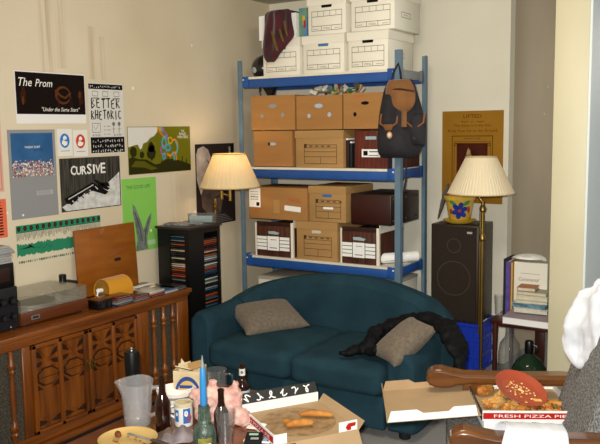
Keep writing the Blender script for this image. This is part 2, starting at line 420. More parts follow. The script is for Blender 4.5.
def door(ya, yb, side):
    b = MB(); x = CF+OX
    b.bb(x-.02, x-.004, ya+OY, yb+OY, .137, .583, M_OAKD)
    w = (yb-ya)
    for y in (ya, (ya+yb)/2-.012, yb-.02):      # stiles
        b.bb(x-.006, x+.012, y+OY, y+(.024 if y != yb-.02 else .02)+OY, .137, .583, M_OAKV, bev=.003)
    for z in (.137, .563): b.bb(x-.006, x+.012, ya+OY, yb+OY, z, z+.02, M_OAK, bev=.003)
    for c in (ya+w*.27, ya+w*.75):
        hw = w*.215; y = c+OY
        T = Matrix(((0, 0, 1, x-.006), (1, 0, 0, y), (0, 1, 0, 0), (0, 0, 0, 1)))
        zt, zm = .555, .455; e_ = .0135
        b.prism([(-hw, .160), (hw, .160), (hw, zt+.004), (-hw, zt+.004)], 0, .006, M_OAKV, T)
        # faceted bow-tie above an octagon boss, dark stained in the hollows
        for sgn in (-1, 1):
            b.prism([(sgn*hw*.98, zt), (sgn*hw*.98, zt-.035), (sgn*hw*.30, zt-.052), (sgn*hw*.55, zt-.02)], .006, .0068, M_OAKD, T)
            b.prism([(sgn*hw*.98, zt-.065), (sgn*hw*.98, zt-.095), (sgn*hw*.55, zt-.085), (sgn*hw*.30, zt-.066)], .006, .0068, M_OAKD, T)
            b.prism([(sgn*hw*.98, .385), (sgn*hw*.98, .350), (sgn*hw*.40, .350), (sgn*hw*.75, .375)], .006, .0068, M_OAKD, T)
        b.prism([(-hw*.75, zt+.002), (hw*.75, zt+.002), (hw*.1, zt-.048), (-hw*.1, zt-.048)], .006, .013, M_OAKV, T)
        b.prism([(-hw*.1, zt-.068), (hw*.1, zt-.068), (hw*.7, zt-.095), (-hw*.7, zt-.095)], .006, .013, M_OAKV, T)
        ring = [(hw*.95*math.cos(2*PI*k/8+PI/8), .412+.050*math.sin(2*PI*k/8+PI/8)) for k in range(8)]
        b.prism(ring, .006, .008, M_OAKD, T)
        ring2 = [(hw*.80*math.cos(2*PI*k/8+PI/8), .412+.042*math.sin(2*PI*k/8+PI/8)) for k in range(8)]
        b.prism(ring2, .008, .015, M_OAKV, T)
        b.prism([(-hw*.98, .409), (hw*.98, .409), (hw*.98, .413), (-hw*.98, .413)], .006, .0156, M_OAKD, T)
        b.prism([(-hw*.72, .345), (hw*.72, .345), (hw*.72, .215), (0, .200), (-hw*.72, .215)], .006, .011, M_OAKV, T)
        for sgn in (-1, 1): b.prism([(sgn*hw*.98, .165), (sgn*hw*.98, .205), (sgn*hw*.6, .196), (sgn*hw*.1, .180), (sgn*hw*.55, .172)], .006, .0072, M_OAKD, T)
        b.prism([(-hw*.7, .160), (hw*.7, .160), (0, .178)], .006, .012, M_OAKV, T)
    d = cl(b, 'door', bev=.0015)
    y = (yb-.012 if side > 0 else ya+.012)+OY
    hb = MB(); hb.box((x+.016, y, .40), (.006, .014, .055), M_BRASS, bev=.002); hb.tube([(x+.02, y, .42), (x+.034, y, .412), (x+.036, y, .395), (x+.024, y, .382)], .003, M_BRASS, n=8)
    hb.build('door_handle', d)
door(2.375, 2.72, 1); door(2.732, 3.09, -1)
# raised lid standing against the wall
b = MB(); b.box((0, 0, .195), (.016, .475, .39), M_LIDW, rot=(0, R(-3), 0), bev=.004)
lid = cl(b, 'raised_lid', loc=(-3.375+OX, 3.225+OY, CT+.002))
MB().box((.016, .07, .185), (.008, .045, .018), M_BLACKM, bev=.003).build('pull', lid)

# ================================================================ things on the console
T0 = CT+.001
# turntable
tt = thing('turntable', 'walnut record turntable under a hazy clear dust cover on console', 'turntable', (-3.245, 2.60, T0))
M_PLINTH = wood('turntable_plinth_wood', '5f2f12', '45200b', st=(20, 1.6, 20))
MB().bb(-.15, .145, -.215, .215, .012, .072, M_PLINTH, bev=.004).build('plinth', tt)
for x in (-.11, .11):
    for y in (-.17, .17): MB().lathe([(.018, 0), (.02, .012)], M_BLACKM, c=(x, y, 0), n=12).build('foot', tt)
M_SILV = mat('brushed_silver', 'b9b9b6', .3, metal=.8)
pb = MB(); pb.bb(-.14, .135, -.205, .205, .072, .075, M_SILV); pb.lathe([(.128, 0), (.130, .004), (.130, .012), (.126, .015), (.0, .015)], M_SILV, c=(0, -.04, .075), n=40)
pb.lathe([(.12, .015), (.12, .018), (0, .018)], M_BLACKM, c=(0, -.04, .075), n=40); pb.build('platter', tt)
tb = MB(); tb.lathe([(.022, 0), (.022, .02), (.012, .03), (.012, .04)], M_SILV, c=(-.09, .15, .075), n=16)
tb.tube([(-.12, .17, .112), (-.09, .15, .114), (.02, .10, .108), (.07, .05, .100)], .004, M_SILV, n=8); tb.box((.08, .04, .098), (.03, .014, .01), M_BLACKM, rot=(0, 0, -.8)); tb.build('tonearm', tt)
M_DUST = thin_glass('smoky_dust_cover', 'b5ac94', .05, .45, .17, .12)
db = MB()
db.bb(-.145, .142, -.21, .21, .138, .1415, M_DUST); db.bb(.139, .142, -.21, .21, .077, .138, M_DUST); db.bb(-.145, -.142, -.21, .21, .077, .138, M_DUST)
db.bb(-.142, .139, -.21, -.207, .077, .138, M_DUST); db.bb(-.142, .139, .207, .21, .077, .138, M_DUST); db.build('dust_cover', tt)
lb = MB(); lb.box((.1475, -.13, .042), (.003, .05, .02), M_SILV); lb.box((.149, -.13, .042), (.002, .036, .010), M_BLACKM); lb.build('name_plate', tt)
# small black box with a tape reel dark body behind the cover
b = MB(); b.bb(-.04, .04, -.05, .05, 0, .125, M_BLACKM, bev=.005); b.lathe([(.020, .125), (.020, .165), (.012, .168), (0, .168)], M_BLACK, c=(-.005, -.02, 0), n=16)
tag(b.build('radio', loc=(-3.345, 2.885, T0)), 'small black radio with round knob between turntable and raised lid', 'radio')
b = MB(); b.bb(-.04, .045, -.05, .05, 0, .048, M_BLACK, bev=.003); b.bb(-.04, .045, -.05, .05, .048, .056, M_OAK, bev=.002)
b.box((.047, -.02, .024), (.004, .03, .03), M_BLACKM); b.box((.047, .022, .024), (.004, .02, .03), M_BLACKM)
tag(b.build('tape_box', loc=(-3.10, 2.895, T0)), 'small black box with brown top right of turntable', 'box')
# stereo stack at the left edge
st = thing('stereo_amplifier', 'black stereo amplifier with round knobs at left edge of console', 'amplifier', (-3.22, 2.18, T0))
MB().bb(-.15, .12, -.2, .195, .01, .215, mat('dark_blue_black_metal', '15171d', .45), bev=.004).build('case', st)
for z in (.15, .075):
    for y in (.05, .105, .16):
        kb = MB(); kb.tube([(.12, y, z), (.138, y, z)], .02 if z > .1 else .016, M_BLACK, n=16); kb.tube([(.138, y, z), (.1385, y, z)], .012, M_BLACKM, n=12); kb.build('knob', st)
MB().ell((.127, .14, .025), (.006, .006, .006), mat('chrome', 'd8d8d8', .1, metal=1), seg=10).build('headphone_jack', st)
for y in (-.17, .17):
    for x in (-.12, .09): MB().lathe([(.014, 0), (.014, .01)], M_BLACKM, c=(x, y, 0), n=10).build('foot', st)
b = MB(); b.bb(-.13, .11, -.19, .19, 0, .115, M_BLACK, bev=.004); b.box((.112, .09, .06), (.004, .15, .07), mat('dark_red_brown_panel', '2a1512', .4), bev=.002)
tag(b.build('cassette_deck', loc=(-3.22, 2.18, T0+.216)), 'black cassette deck stacked on the amplifier', 'cassette deck')
M_CASE = mat('clear_cd_case', 'b9b9b7', .15, trans=.4, ior=1.3)
names_pos = ['bottom', 'second from the bottom', 'third from the bottom', 'fourth from the bottom', 'fourth from the top', 'third from the top', 'second from the top', 'topmost']
for i in range(8):
    c = ['8d8d93', '5a5560', 'a7a7a5', '6c6a70', '94908c', '50505a', '9c9ca0', '77757c'][i]
    b = MB(); b.bb(-.07, .07, -.062, .062, 0, .0095, M_CASE, bev=.001); b.bb(-.066, .066, -.058, .058, .0025, .007, mat('cd_inlay_'+c, c, .5))
    tag(b.build('cd_case', loc=(-3.17+random.uniform(-.01, .01), 2.30+random.uniform(-.012, .012), T0+.332+i*.0102), rot=(0, 0, random.uniform(-.12, .12))),
        'grey clear CD case on the black cassette deck, %s of the pile' % names_pos[i], 'CD case', 'CD cases piled on the cassette deck')
# lampshade lying on its side
sh = thing('loose_lampshade', 'mustard yellow cone lampshade lying on its side before raised lid', 'lampshade', (-3.20, 3.10, T0))
M_MUST = mat('mustard_shade', 'c98a0c', .7, var=.12, scale=4, sheen=.2)
Tm = Matrix.Translation((0, -.095, .0655)) @ Matrix.Rotation(R(-90-6.5), 4, 'X') @ Matrix.Identity(4)
b = MB(); prof = [(.058, 0), (.078, .20)]; n = 40
vs = []; fs = []
ringp = [(.062, 0), (.082, .165), (.079, .165), (.059, 0)]
for r, z in ringp:
    for k in range(n): vs.append((r*math.cos(2*PI*k/n), r*math.sin(2*PI*k/n), z))
for i in range(4):
    for k in range(n):
        k2 = (k+1) % n; i2 = (i+1) % 4; fs.append((i*n+k, i*n+k2, i2*n+k2, i2*n+k))
b.add(vs, fs, M_MUST, Tm); b.build('shade', sh, fixn=True)
b = MB(); vs2 = [(0, 0, .003)]+[(.054*math.cos(2*PI*k/24), .054*math.sin(2*PI*k/24), .003) for k in range(24)]
b.add(vs2, [(0, 1+(k+1) % 24, 1+k) for k in range(24)], mat('mustard_liner', '8f6412', .8), Tm); b.build('end_liner', sh)
b = MB(); b.tube([Tm @ Vector((0, 0, .002)), Tm @ Vector((.004, 0, -.03))], .012, M_WHITE, n=12); b.tube([Tm @ Vector((.004, 0, -.03)), (.02, -.15, .03), (.05, -.16, .012), (.07, -.13, .006)], .004, M_WHITE, n=8); b.build('socket_and_cord', sh)
# CD piles laid along the console's front edge
M_CDC = ['2b3552', '9f3a22', 'd9d6cf', '1b1b1e', '6d7f86', 'c0562a', '3f5a3c', 'a9a59a', '7a2020', '4c6fa0']
M_CDD = {'2b3552': '232b42', '9f3a22': '6e2c1e', 'd9d6cf': 'bdb9b0', '1b1b1e': '18181b', '6d7f86': '545f66', 'c0562a': 'a34c28', '3f5a3c': '33452f', 'a9a59a': '86837c', '7a2020': '521a1a', '4c6fa0': '3d5578'}
pile_names = ['beside the small black box', 'second from the small black box', 'in the middle of the row', 'in front of the lampshade', 'before the bare wall gap', 'nearest the CD tower']
for pi_, (yy, cnt) in enumerate(((3.02, 5), (3.15, 3), (3.275, 3), (3.39, 2), (3.475, 2))):
    for i in range(cnt):
        c = M_CDC[(pi_*3+i*7+pi_) % 10]
        b = MB(); b.bb(-.07, .07, -.062, .062, 0, .0095, mat('jewel_case_'+c, M_CDD[c], .25, coat=.3), bev=.001); b.bb(.0702, .0706, -.05, .05, .004, .0055, M_CASE)
        rank = ['bottom', 'second up', 'third up', 'fourth up', 'top'][i] if i < cnt-1 else 'top'
        colname = {'2b3552': 'navy', '9f3a22': 'rust red', 'd9d6cf': 'white', '1b1b1e': 'black', '6d7f86': 'grey blue', 'c0562a': 'orange', '3f5a3c': 'dark green', 'a9a59a': 'pale grey', '7a2020': 'dark red', '4c6fa0': 'light blue'}[c]
        tag(b.build('cd_case', loc=(-3.105+random.uniform(-.006, .006), yy, T0+i*.0099), rot=(0, 0, random.uniform(-.04, .04))),
            '%s CD case on console, %s in pile %s' % (colname, rank, pile_names[pi_]), 'CD case', 'CD cases piled along the console top')
b = MB()
b.rows([(-.10, -.02, .02), (-.05, -.03, .03), (0, -.03, .02), (.05, -.02, .03), (.10, -.02, .02)], M_WHITE, M=6, thick=.004, fold=.004)
tag(b.build('paper_strip', loc=(-3.3, 3.43, T0+.006)), 'crumpled white paper scrap at the console rear by the CD tower', 'paper')
b = MB(); b.tube([(-.05, -.1, 0), (0, -.02, .003), (.0, .06, .0), (.03, .12, 0)], .003, M_WHITE, n=6); b.box((.0, .12, .004), (.02, .03, .012), mat('tan_plastic', 'c9a66b', .5), bev=.002)
tag(b.build('plug_cord', loc=(-3.24, 3.34, T0+.005)), 'thin white cord with tan plug on console behind the CDs', 'cord')

# ================================================================ posters
WL = ROOM_L+.001
def poster(name, label, w, h, y, z, m, side='L', cat='poster', tilt=0.0):
    """empty board: returns MB; finish with pin()"""
    b = MB(); b.bb(0, w, 0, h, 0, .0012, m); b.meta = (name, label, w, h, y, z, side, cat, tilt); return b
def pin(b):
    name, label, w, h, y, z, side, cat, tilt = b.meta
    o = b.build(name, smooth=False)
    if side == 'L': o.matrix_world = Matrix(((0, 0, 1, WL), (1, 0, 0, y), (0, 1, 0, z), (0, 0, 0, 1)))
    else: o.matrix_world = Matrix(((1, 0, 0, y), (0, 0, -1, ROOM_B-.001), (0, 1, 0, z), (0, 0, 0, 1)))
    tag(o, label, cat); return o
def L(k): return .0012+.0007*k
def wob(x0, x1, y, amp, n=10, seed=0):
    return [(x0+(x1-x0)*i/n, y+amp*noise.noise(Vector((i*.7, seed, 0)))) for i in range(n+1)]
# The Prom
b = poster('concert_poster', 'black poster reading The Prom in white script above a white strip', .478, .275, 2.675, 1.648, mat('poster_white', 'e2e0dc', .6))
b.quad(.006, .472, .052, .268, L(1), mat('poster_near_black', '140c08', .5)); b.frame(.004, .474, .050, .270, .003, L(2), mat('poster_purple_edge', '2a1b50', .6))
sm = mat('poster_brown_smoke', '5a3016', .6); sm2 = mat('poster_brown_smoke_dark', '33190c', .6)
b.disc(.315, .155, .055, .05, L(2), sm); b.disc(.32, .155, .043, .038, L(3), mat('poster_near_black', '140c08')); b.stroke([(.26, .18), (.30, .15), (.33, .14), (.37, .17)], .012, L(4), sm)
for x in (.275, .285, .36, .375): b.stroke([(x, .15), (x+.002, .085)], .005, L(4), sm2)
b.disc(.44, .14, .018, .042, L(3), sm2, jit=.3); b.disc(.435, .16, .008, .02, L(4), sm, jit=.3); b.disc(.05, .15, .018, .045, L(3), sm2, jit=.3); b.disc(.045, .12, .008, .02, L(4), sm, jit=.3)
pw = mat('poster_ink_white', 'e9e6df', .6)
b.text('The', .022, .196, 0, pw, L(5), width=.085, height=.044, shear=.3); b.text('Prom', .128, .196, 0, pw, L(5), width=.115, height=.040, shear=.3)
b.text('"Under the Same Stars"', .165, .066, 0, pw, L(5), width=.265, height=.022, shear=.3)
pin(b)
# Better Rhetoric
b = poster('flyer', 'white hand-drawn flyer reading Better Rhetoric in black lettering', .278, .412, 3.175, 1.470, mat('flyer_grey_white', 'd0cec8', .7))
b.quad(.004, .274, .376, .406, L(1), M_INK); 
for k in range(16): x_ = .014+.0155*k; b.stroke([(x_+random.uniform(0, .010), .383+random.uniform(0, .015)) for _ in range(4)], .003, L(2), pw)
b.quad(.004, .274, .006, .098, L(1), M_INK)
for i in range(3):
    for k in range(13): x_ = .014+.0195*k; b.stroke([(x_+random.uniform(0, .012), .066-.029*i+random.uniform(0, .019)) for _ in range(4)], .0035, L(2), pw)
def hand(s, x, y, w, h, m, th=.0078, z=2):
    import itertools
    G = {'B': [[(0, 0), (0, 1), (.6, .85), (.1, .55), (.8, .3), (0, 0)]], 'E': [[(.8, .95), (0, .85), (.05, .05), (.8, 0)], [(0, .5), (.6, .55)]], 'T': [[(0, .95), (1, 1)], [(.5, .97), (.45, 0)]],
         'R': [[(0, 0), (.05, 1), (.8, .8), (.1, .5), (.9, 0)]], 'H': [[(0, 0), (.05, 1)], [(.8, 1), (.75, 0)], [(0, .5), (.8, .45)]], 'O': [[(.4, 1), (0, .6), (.3, 0), (.8, .4), (.4, 1)]],
         'I': [[(.4, 1), (.4, 0)]], 'C': [[(.8, .9), (.2, .9), (0, .3), (.5, 0), (.8, .2)]]}
    n = len(s)
    for i, ch in enumerate(s):
        for st_ in G.get(ch, []):
            m_.stroke([(x+w*(i+.1+.75*p[0])/n, y+h*p[1]+(.004 if i % 2 else 0)) for p in st_], th, L(z), m)
m_ = b
hand('BETTER', .018, .265, .235, .055, M_INK); hand('RHETORIC', .015, .200, .245, .052, M_INK)
ig = mat('flyer_grey_ink', '6f6d68', .7)
for (x, y) in ((.03, .335), (.11, .335), (.20, .335)):
    b.frame(x, x+.045, y, y+.03, .003, L(1), ig); b.stroke([(x-.01, y-.012), (x+.05, y-.01)], .006, L(1), ig)
b.frame(.02, .085, .125, .18, .003, L(1), ig); b.stroke([(.03, .165), (.045, .14), (.07, .17)], .003, L(1), ig)
for x in (.19, .235): b.disc(x, .175, .012, .012, L(1), ig); b.stroke([(x, .165), (x-.003, .12)], .004, L(1), ig); b.stroke([(x-.012, .145), (x+.012, .145)], .003, L(1), ig)
for x in (.11, .135, .15): b.stroke([(x, .16), (x+.012, .162)], .004, L(1), ig); b.stroke([(x, .14), (x+.014, .139)], .004, L(1), ig); b.stroke([(x, .115), (x+.01, .115)], .004, L(1), ig)
b.text('A 5/10', .02, .103, 0, M_INK, L(1), width=.06, height=.013); b.text('$ 4.00', .19, .103, 0, M_INK, L(1), width=.06, height=.013)
pin(b)
# Nada Surf
pg = mat('poster_grey', '8a8b8c', .6)
b = poster('concert_poster', 'tall grey poster with a blue square above a crowd, reading Nada Surf', .308, .470, 2.612, 1.146, pg)
pblue = mat('poster_blue', '35608f', .6, color2='2b5582', scale=9)
b.quad(.018, .29, .262, .452, L(1), pblue); b.text('NADA SURF', .105, .352+.02, 0, pw, L(2), width=.098, height=.012); b.text('LET GO', .165, .356, 0, mat('poster_navy', '16264a'), L(2), width=.06, height=.011)
cc = [mat('crowd_'+c, c, .7) for c in ('9a7a6e', 'd7c9bd', '6e4b4b', 'b3a3a6', '4e5a6e', 'c76f5e', 'e2dccf', '8e8994')]
for i in range(520):
    x = random.uniform(.02, .285); y = random.uniform(.222, .292) if random.random() < .9 else random.uniform(.285, .31); r = random.uniform(.003, .0055)
    b.disc(x, y, r, r, L(2+random.random()*2), random.choice(cc), n=6)
b.quad(.165, .275, .118, .142, L(1), mat('poster_pale_grey', 'a9a9aa'))
for i in range(4): b.quad(.17, .268-.01*(i % 2), .122+.005*i, .1245+.005*i, L(2), pg)
b.disc(.07, .02, .006, .006, L(1), pw); pin(b)
# two small cards
for (yy, c, nm, z0) in ((2.936, '2f78c0', 'blue', 1.468), (3.050, 'c73a22', 'red', 1.462)):
    b = poster('picture_card', 'small white card with a white cameo in a %s oval, beside its twin' % nm, .105, .150, yy, z0, mat('card_white', 'dedcd6'))
    b.disc(.052, .085, .034, .040, L(1), mat('card_'+nm, c)); b.disc(.052, .098, .013, .014, L(2), pw, jit=.1); b.disc(.050, .074, .020, .017, L(2), pw, jit=.15); b.disc(.06, .086, .006, .006, L(3), mat('card_'+nm, c))
    b.stroke([(.02, .028), (.085, .028)], .003, L(1), ig); pin(b)
# Cursive
b = poster('concert_poster', 'black and white poster reading Cursive over a keyboard on snow', .46, .300, 2.942, 1.154, mat('poster_dark_wood_bw', '26241f', .6, color2='4a4741', scale=4, stretch=(30, 1.5, 1)))
sn = mat('poster_snow', 'd3d3d0', .7, color2='b5b5b2', scale=30)
b.poly([(0.005, .03), (.10, .07), (.22, .10), (.33, .13), (.40, .17), (.452, .205), (.452, .005), (.03, .005)], L(1), sn)
b.poly([(.02, .075), (.235, .155), (.36, .09), (.33, .075), (.20, .115), (.08, .04), (.04, .045)], L(2), M_INK)
for i in range(11): b.stroke([(.055+.022*i, .052+.0085*i), (.075+.022*i, .035+.0085*i)], .006, L(3), sn if i % 2 else M_INK)
b.stroke([(.05, .07), (.24, .14)], .006, L(3), sn)
b.poly([(.24, .17), (.27, .165), (.37, .11), (.35, .10), (.30, .12)], L(3), M_INK); b.poly([(.30, .15), (.36, .145), (.37, .12), (.30, .13)], L(3), M_INK)
for i in range(22): b.stroke([(.01+.02*i, .29), (.01+.02*i+random.uniform(-.003, .003), random.uniform(.10, .18))], .002, L(1)+.0003, mat('poster_grain_line', '5d5a54') if i % 3 else M_INK)
x = .075
for i, ch in enumerate('CURSIVE'):
    wch = .026 if ch == 'I' else .040; hh = [.050, .044, .046, .056, .052, .048, .058][i]
    gw_ = .010 if ch == 'I' else .035
    for dx_, dy_ in ((0, 0), (.003, 0), (.0015, .002), (.0015, -.002)): b.text(ch, x+dx_+(.007 if ch == 'I' else 0), .205+dy_, 0, pw, L(4)+.0002*(dx_ > 0)+.0001*(dy_ > 0), width=gw_, height=hh)
    x += wch
pin(b)
# green keyboards poster
b = poster('art_print', 'cream poster printed with green keyboards and rows of black keys', .60, .228, 2.628, .886, mat('print_cream', 'cdc6ac'))
gg = mat('print_green', '2b7d5c'); gd = mat('print_dark_green', '14443a'); br = mat('print_brown_dot', '5c2a20')
b.quad(.003, .597, .186, .226, L(1), gg); b.quad(.003, .597, .186, .189, L(2), gd)
for i in range(15): b.disc(.02+.0403*i, .208, .011, .013, L(2), M_INK); b.disc(.02+.0403*i, .208, .006, .008, L(3), br, n=10)
for i in range(75):
    x = .006+.0079*i; hh = random.choice((.02, .028, .034, .04)); b.quad(x, x+.0028, .184-hh, .184, L(1), M_INK if random.random() < .75 else ig)
pts = [(.003, .062)]; 
for i in range(40): x = .003+.0149*i; pts += [(x, .062+random.uniform(-.006, .008)), (x+.012, .062+random.uniform(-.006, .008))]
pts += [(.597, .06), (.597, .125)]
for i in range(39, -1, -1): x = .003+.0149*i; pts += [(x+.012, .122+random.uniform(-.004, .010)), (x, .122+random.uniform(-.004, .010))]
b.poly([p for p in pts], L(1), gg)
b.poly([(.015, .10), (.075, .108), (.088, .122), (.095, .112), (.125, .095), (.09, .103), (.07, .1)], L(2), M_INK)
for i in range(9): b.stroke([(.13+.012*i, .095+random.uniform(-.01, .01)), (.14+.012*i, .097+random.uniform(-.008, .008))], .003, L(2), gd)
for i in range(40): x = .01+.0145*i; b.quad(x, x+random.uniform(.004, .010), .022+random.uniform(0, .004), .036, L(1), M_INK if i % 3 else ig)
pin(b)
# olive rainbow poster
ol = mat('poster_olive', '6a6a12', .6); dk = mat('poster_dark_olive', '2c2a0a', .6)
b = poster('concert_poster', 'olive green poster with rainbow ribbons and a white corner cloud', .588, .295, 3.476, 1.332, ol)
b.poly([(.003, .292), (.27, .292), (.265, .26), (.235, .235), (.20, .225), (.17, .20), (.135, .19), (.12, .16), (.105, .155), (.085, .185), (.05, .18), (.003, .17)], L(1), mat('poster_cloud', 'd5d3cd'))
b.poly([(.003, .003), (.003, .10), (.04, .11), (.09, .095), (.16, .09), (.24, .055), (.28, .06), (.34, .085), (.42, .085), (.50, .065), (.585, .04), (.585, .003)], L(1), dk)
b.poly([(.02, .05), (.06, .085), (.14, .08), (.20, .05), (.26, .03), (.2, .02), (.14, .04), (.07, .045)], L(2), mat('poster_path', '55540f'))
for (x, y, r) in ((.045, .14, .03), (.205, .13, .042), (.205, .165, .03), (.12, .12, .02)): b.disc(x, y, r, r*1.1, L(2), dk, jit=.15)
for (x, hh) in ((.36, .10), (.30, .08), (.50, .10), (.54, .08)): b.poly([(x-.006, .05), (x+.006, .05), (x+.004, hh), (x-.004, hh)], L(2), dk)
rb = [mat('ribbon_'+c, c) for c in ('d9822b', 'c7a51f', '3fa7b5', 'b55aa0')]
for k in range(4):
    o_ = k*.014
    b.stroke([(.275+o_, .291), (.285+o_, .265), (.315+o_, .24), (.335+o_*.8, .215)], .014, L(2), rb[k])
def loop(cx, cy, rx, ry, w, m, z, a0=0, a1=2*PI, n=16): b.stroke([(cx+rx*math.cos(a0+(a1-a0)*i/n), cy+ry*math.sin(a0+(a1-a0)*i/n)) for i in range(n+1)], w, L(z), m)
loop(.325, .19, .020, .035, .012, rb[2], 4); loop(.318, .145, .025, .03, .010, rb[3], 3); loop(.36, .16, .022, .02, .012, rb[2], 5); loop(.32, .105, .012, .018, .009, rb[2], 4)
loop(.425, .165, .03, .045, .014, rb[0], 4, -1.4, 2.2); loop(.43, .155, .02, .04, .012, rb[2], 5, -1.2, 1.6); loop(.385, .205, .02, .02, .010, rb[1], 3)
b.stroke([(.40, .13), (.415, .11), (.42, .075)], .014, L(5), rb[2]); b.stroke([(.42, .13), (.435, .11), (.44, .075)], .012, L(5), rb[0]); b.stroke([(.35, .12), (.38, .105), (.42, .125)], .016, L(3), rb[0])
b.text('THE', .51, .258, 0, pw, L(3), width=.035, height=.014, align='c'); b.text('BAND', .51, .238, 0, pw, L(3), width=.07, height=.017, align='c'); b.text('WINTERS', .51, .216, 0, pw, L(3), width=.11, height=.018, align='c'); pin(b)
# lime poster
b = poster('concert_poster', 'lime green poster reading The Good Life with grey pointed ears', .302, .46, 3.411, .850, mat('poster_lime', '86c45a', .6, color2='7cbd52', scale=2))
b.text('THE GOOD LIFE', .035, .395, 0, mat('poster_grey_green_ink', '4c6a48'), L(1), width=.21, height=.022)
ge = mat('poster_ear_grey', '7f8580', .7, color2='5d625e', scale=20)
b.poly([(.085, .30), (.11, .28), (.15, .19), (.175, .13), (.215, .20), (.25, .235), (.245, .19), (.215, .12), (.20, .06), (.21, .005), (.10, .005), (.115, .08), (.10, .18), (.085, .24)], L(1), ge)
b.stroke([(.10, .25), (.14, .15), (.16, .06)], .008, L(2), mat('poster_ear_dark', '454946')); b.stroke([(.235, .21), (.19, .12), (.18, .03)], .006, L(2), mat('poster_ear_dark', '454946'))
b.disc(.24, .12, .010, .010, L(2), pw, jit=.3); b.quad(.21, .28, .03, .06, L(2), mat('poster_pale_text', 'a9c99a')); pin(b)
# lady poster behind lamp
b = poster('concert_poster', 'dark poster of a pale figure with windblown hair behind the lit lamp', .44, .57, 4.112, .935, mat('poster_dark_violet', '2c2320', .5))
pf = mat('poster_pale_figure', 'cfc6bd', .7, color2='8f8078', scale=6); pf2 = mat('poster_grey_brown', '6b5a50', .7, color2='4a3c35', scale=8)
b.poly([(.01, .50), (.03, .54), (.09, .555), (.14, .53), (.165, .48), (.15, .43), (.16, .38), (.12, .33), (.09, .26), (.05, .22), (.03, .27), (.01, .33)], L(1), pf)
b.poly([(.05, .22), (.15, .36), (.26, .34), (.30, .20), (.26, .07), (.12, .08), (.06, .13)], L(2), pf2)
for i in range(7): b.stroke([(.12+.01*i, .46-.012*i), (.15+.008*i, .44-.02*i), (.13+.012*i, .38-.02*i)], .005, L(3), M_INK)
b.quad(.385, .43, .46, .56, L(1), M_INK); b.text('BAND', .395, .475, 0, pw, L(2), width=.07, height=.02, rot=R(90)); 
for i in range(5): b.quad(.18, .40-.02*i, .012+.012*i, .017+.012*i, L(3), ig)
pin(b)
# coral and pink posters at the frame's left edge
b = poster('art_print', 'coral red print with a column of short black bars at left edge', .34, .20, 2.24, 1.062, mat('print_coral', 'd8694a'))
for i in range(12):
    b.quad(.27, .316-.01*(i > 9), .014+.015*i, .021+.015*i, L(1), M_INK)
pin(b)
b = poster('art_print', 'tall faded pink print at the far left of the wall', .34, .64, 2.235, 1.30, mat('print_pink', 'd3a190')); b.frame(.01, .33, .01, .63, .006, L(1), mat('print_pink_dark', 'b88372')); pin(b)
# right-hand poster
p0 = at(442, 193, y=ROOM_B); p1 = at(504, 110, y=ROOM_B); w = p1.x-p0.x; h = .62
b = poster('concert_poster', 'brown antique-style poster reading Lifted on the back wall', w, h, p0.x, p1.z-h, mat('poster_ochre', '9a6f22', .6, color2='8a5f1b', scale=2), side='B')
ib = mat('poster_brown_ink', '4a2a0c')
b.text('LIFTED', w/2, h-.048, 0, ib, L(1), width=.125, height=.024, align='c'); b.text('or', w/2, h-.078, 0, ib, L(1), height=.011, width=.02, align='c')
for s in (-1, 1): b.stroke([(w/2+s*.03, h-.070), (w/2+s*.05, h-.074), (w/2+s*.08, h-.069)], .004, L(1), ib)
b.text('The Story is in the Soil,', w/2, h-.110, 0, ib, L(1), width=.26, height=.022, align='c'); b.text('Keep Your Ear to the Ground', w/2, h-.145, 0, ib, L(1), width=.34, height=.022, align='c')
b.frame(.07, w-.07, .10, h-.165, .005, L(1), ib); b.frame(.085, w-.085, .10, h-.205, .003, L(1), ib); b.text('BRIGHT EYES', w/2, h-.190, 0, ib, L(1), width=.11, height=.011, align='c')
for s in (.09, w-.11): b.frame(s, s+.02, h-.235, h-.215, .004, L(2), ib)
b.quad(.105, w-.105, .14, h-.215, L(2), mat('poster_maroon', '4a1f10', .6, color2='32140a', scale=12)); b.poly([(.17, h-.30), (.185, h-.245), (.20, h-.26), (.21, h-.30), (.24, h-.32), (.22, h-.35), (.18, h-.35)], L(3), mat('poster_tan_figure', 'b59a6c', .7, color2='6b4422', scale=18))
pin(b)

# ================================================================ CD tower
TX0, TX1, TY0, TY1 = at(157, 223, y=3.66).x, at(188, 226, y=3.66).x, 3.66, 0
tx = TX1; TY1 = at(219.5, 222, x=TX1).y
TX0 = max(TX0, ROOM_L+.02)
TZ = at(188, 228, y=3.66).z
tw = thing('cd_tower', 'black square CD tower packed with discs between console and sofa', 'CD tower', ((TX0+TX1)/2, (TY0+TY1)/2, 0))
hx, hy = (TX1-TX0)/2, (TY1-TY0)/2
b = MB(); core = .02
# carcass: slots on the front (-Y) face at right half, and on the +X face at its far half
sw = .145
b.bb(-hx, hx-.075-.0, -hy+.0, hy, .0, .02, M_BLACK); b.bb(-hx, hx, -hy, hy, 0, .03, M_BLACK)
b.bb(-hx, hx, -hy, hy, TZ-.05, TZ-.016, M_BLACK)
fx0, fx1 = -hx+.085, hx-.085    # slot span on front face
fx0, fx1 = -hx+.40*2*hx, -hx+.87*2*hx
b.bb(-hx, fx0, -hy, -hy+.14, .03, TZ-.05, M_BLACK); b.bb(fx1, hx, -hy, -hy+.14, .03, TZ-.05, M_BLACK)
b.bb(-hx, hx-.14, -hy+.14, hy, .03, TZ-.05, M_BLACK)
sy0, sy1 = hy-.165, hy-.025    # slot span on side face
b.bb(hx-.14, hx, -hy+.14, sy0, .03, TZ-.05, M_BLACK); b.bb(hx-.14, hx, sy1, hy, .03, TZ-.05, M_BLACK)
b.build('carcass', tw)
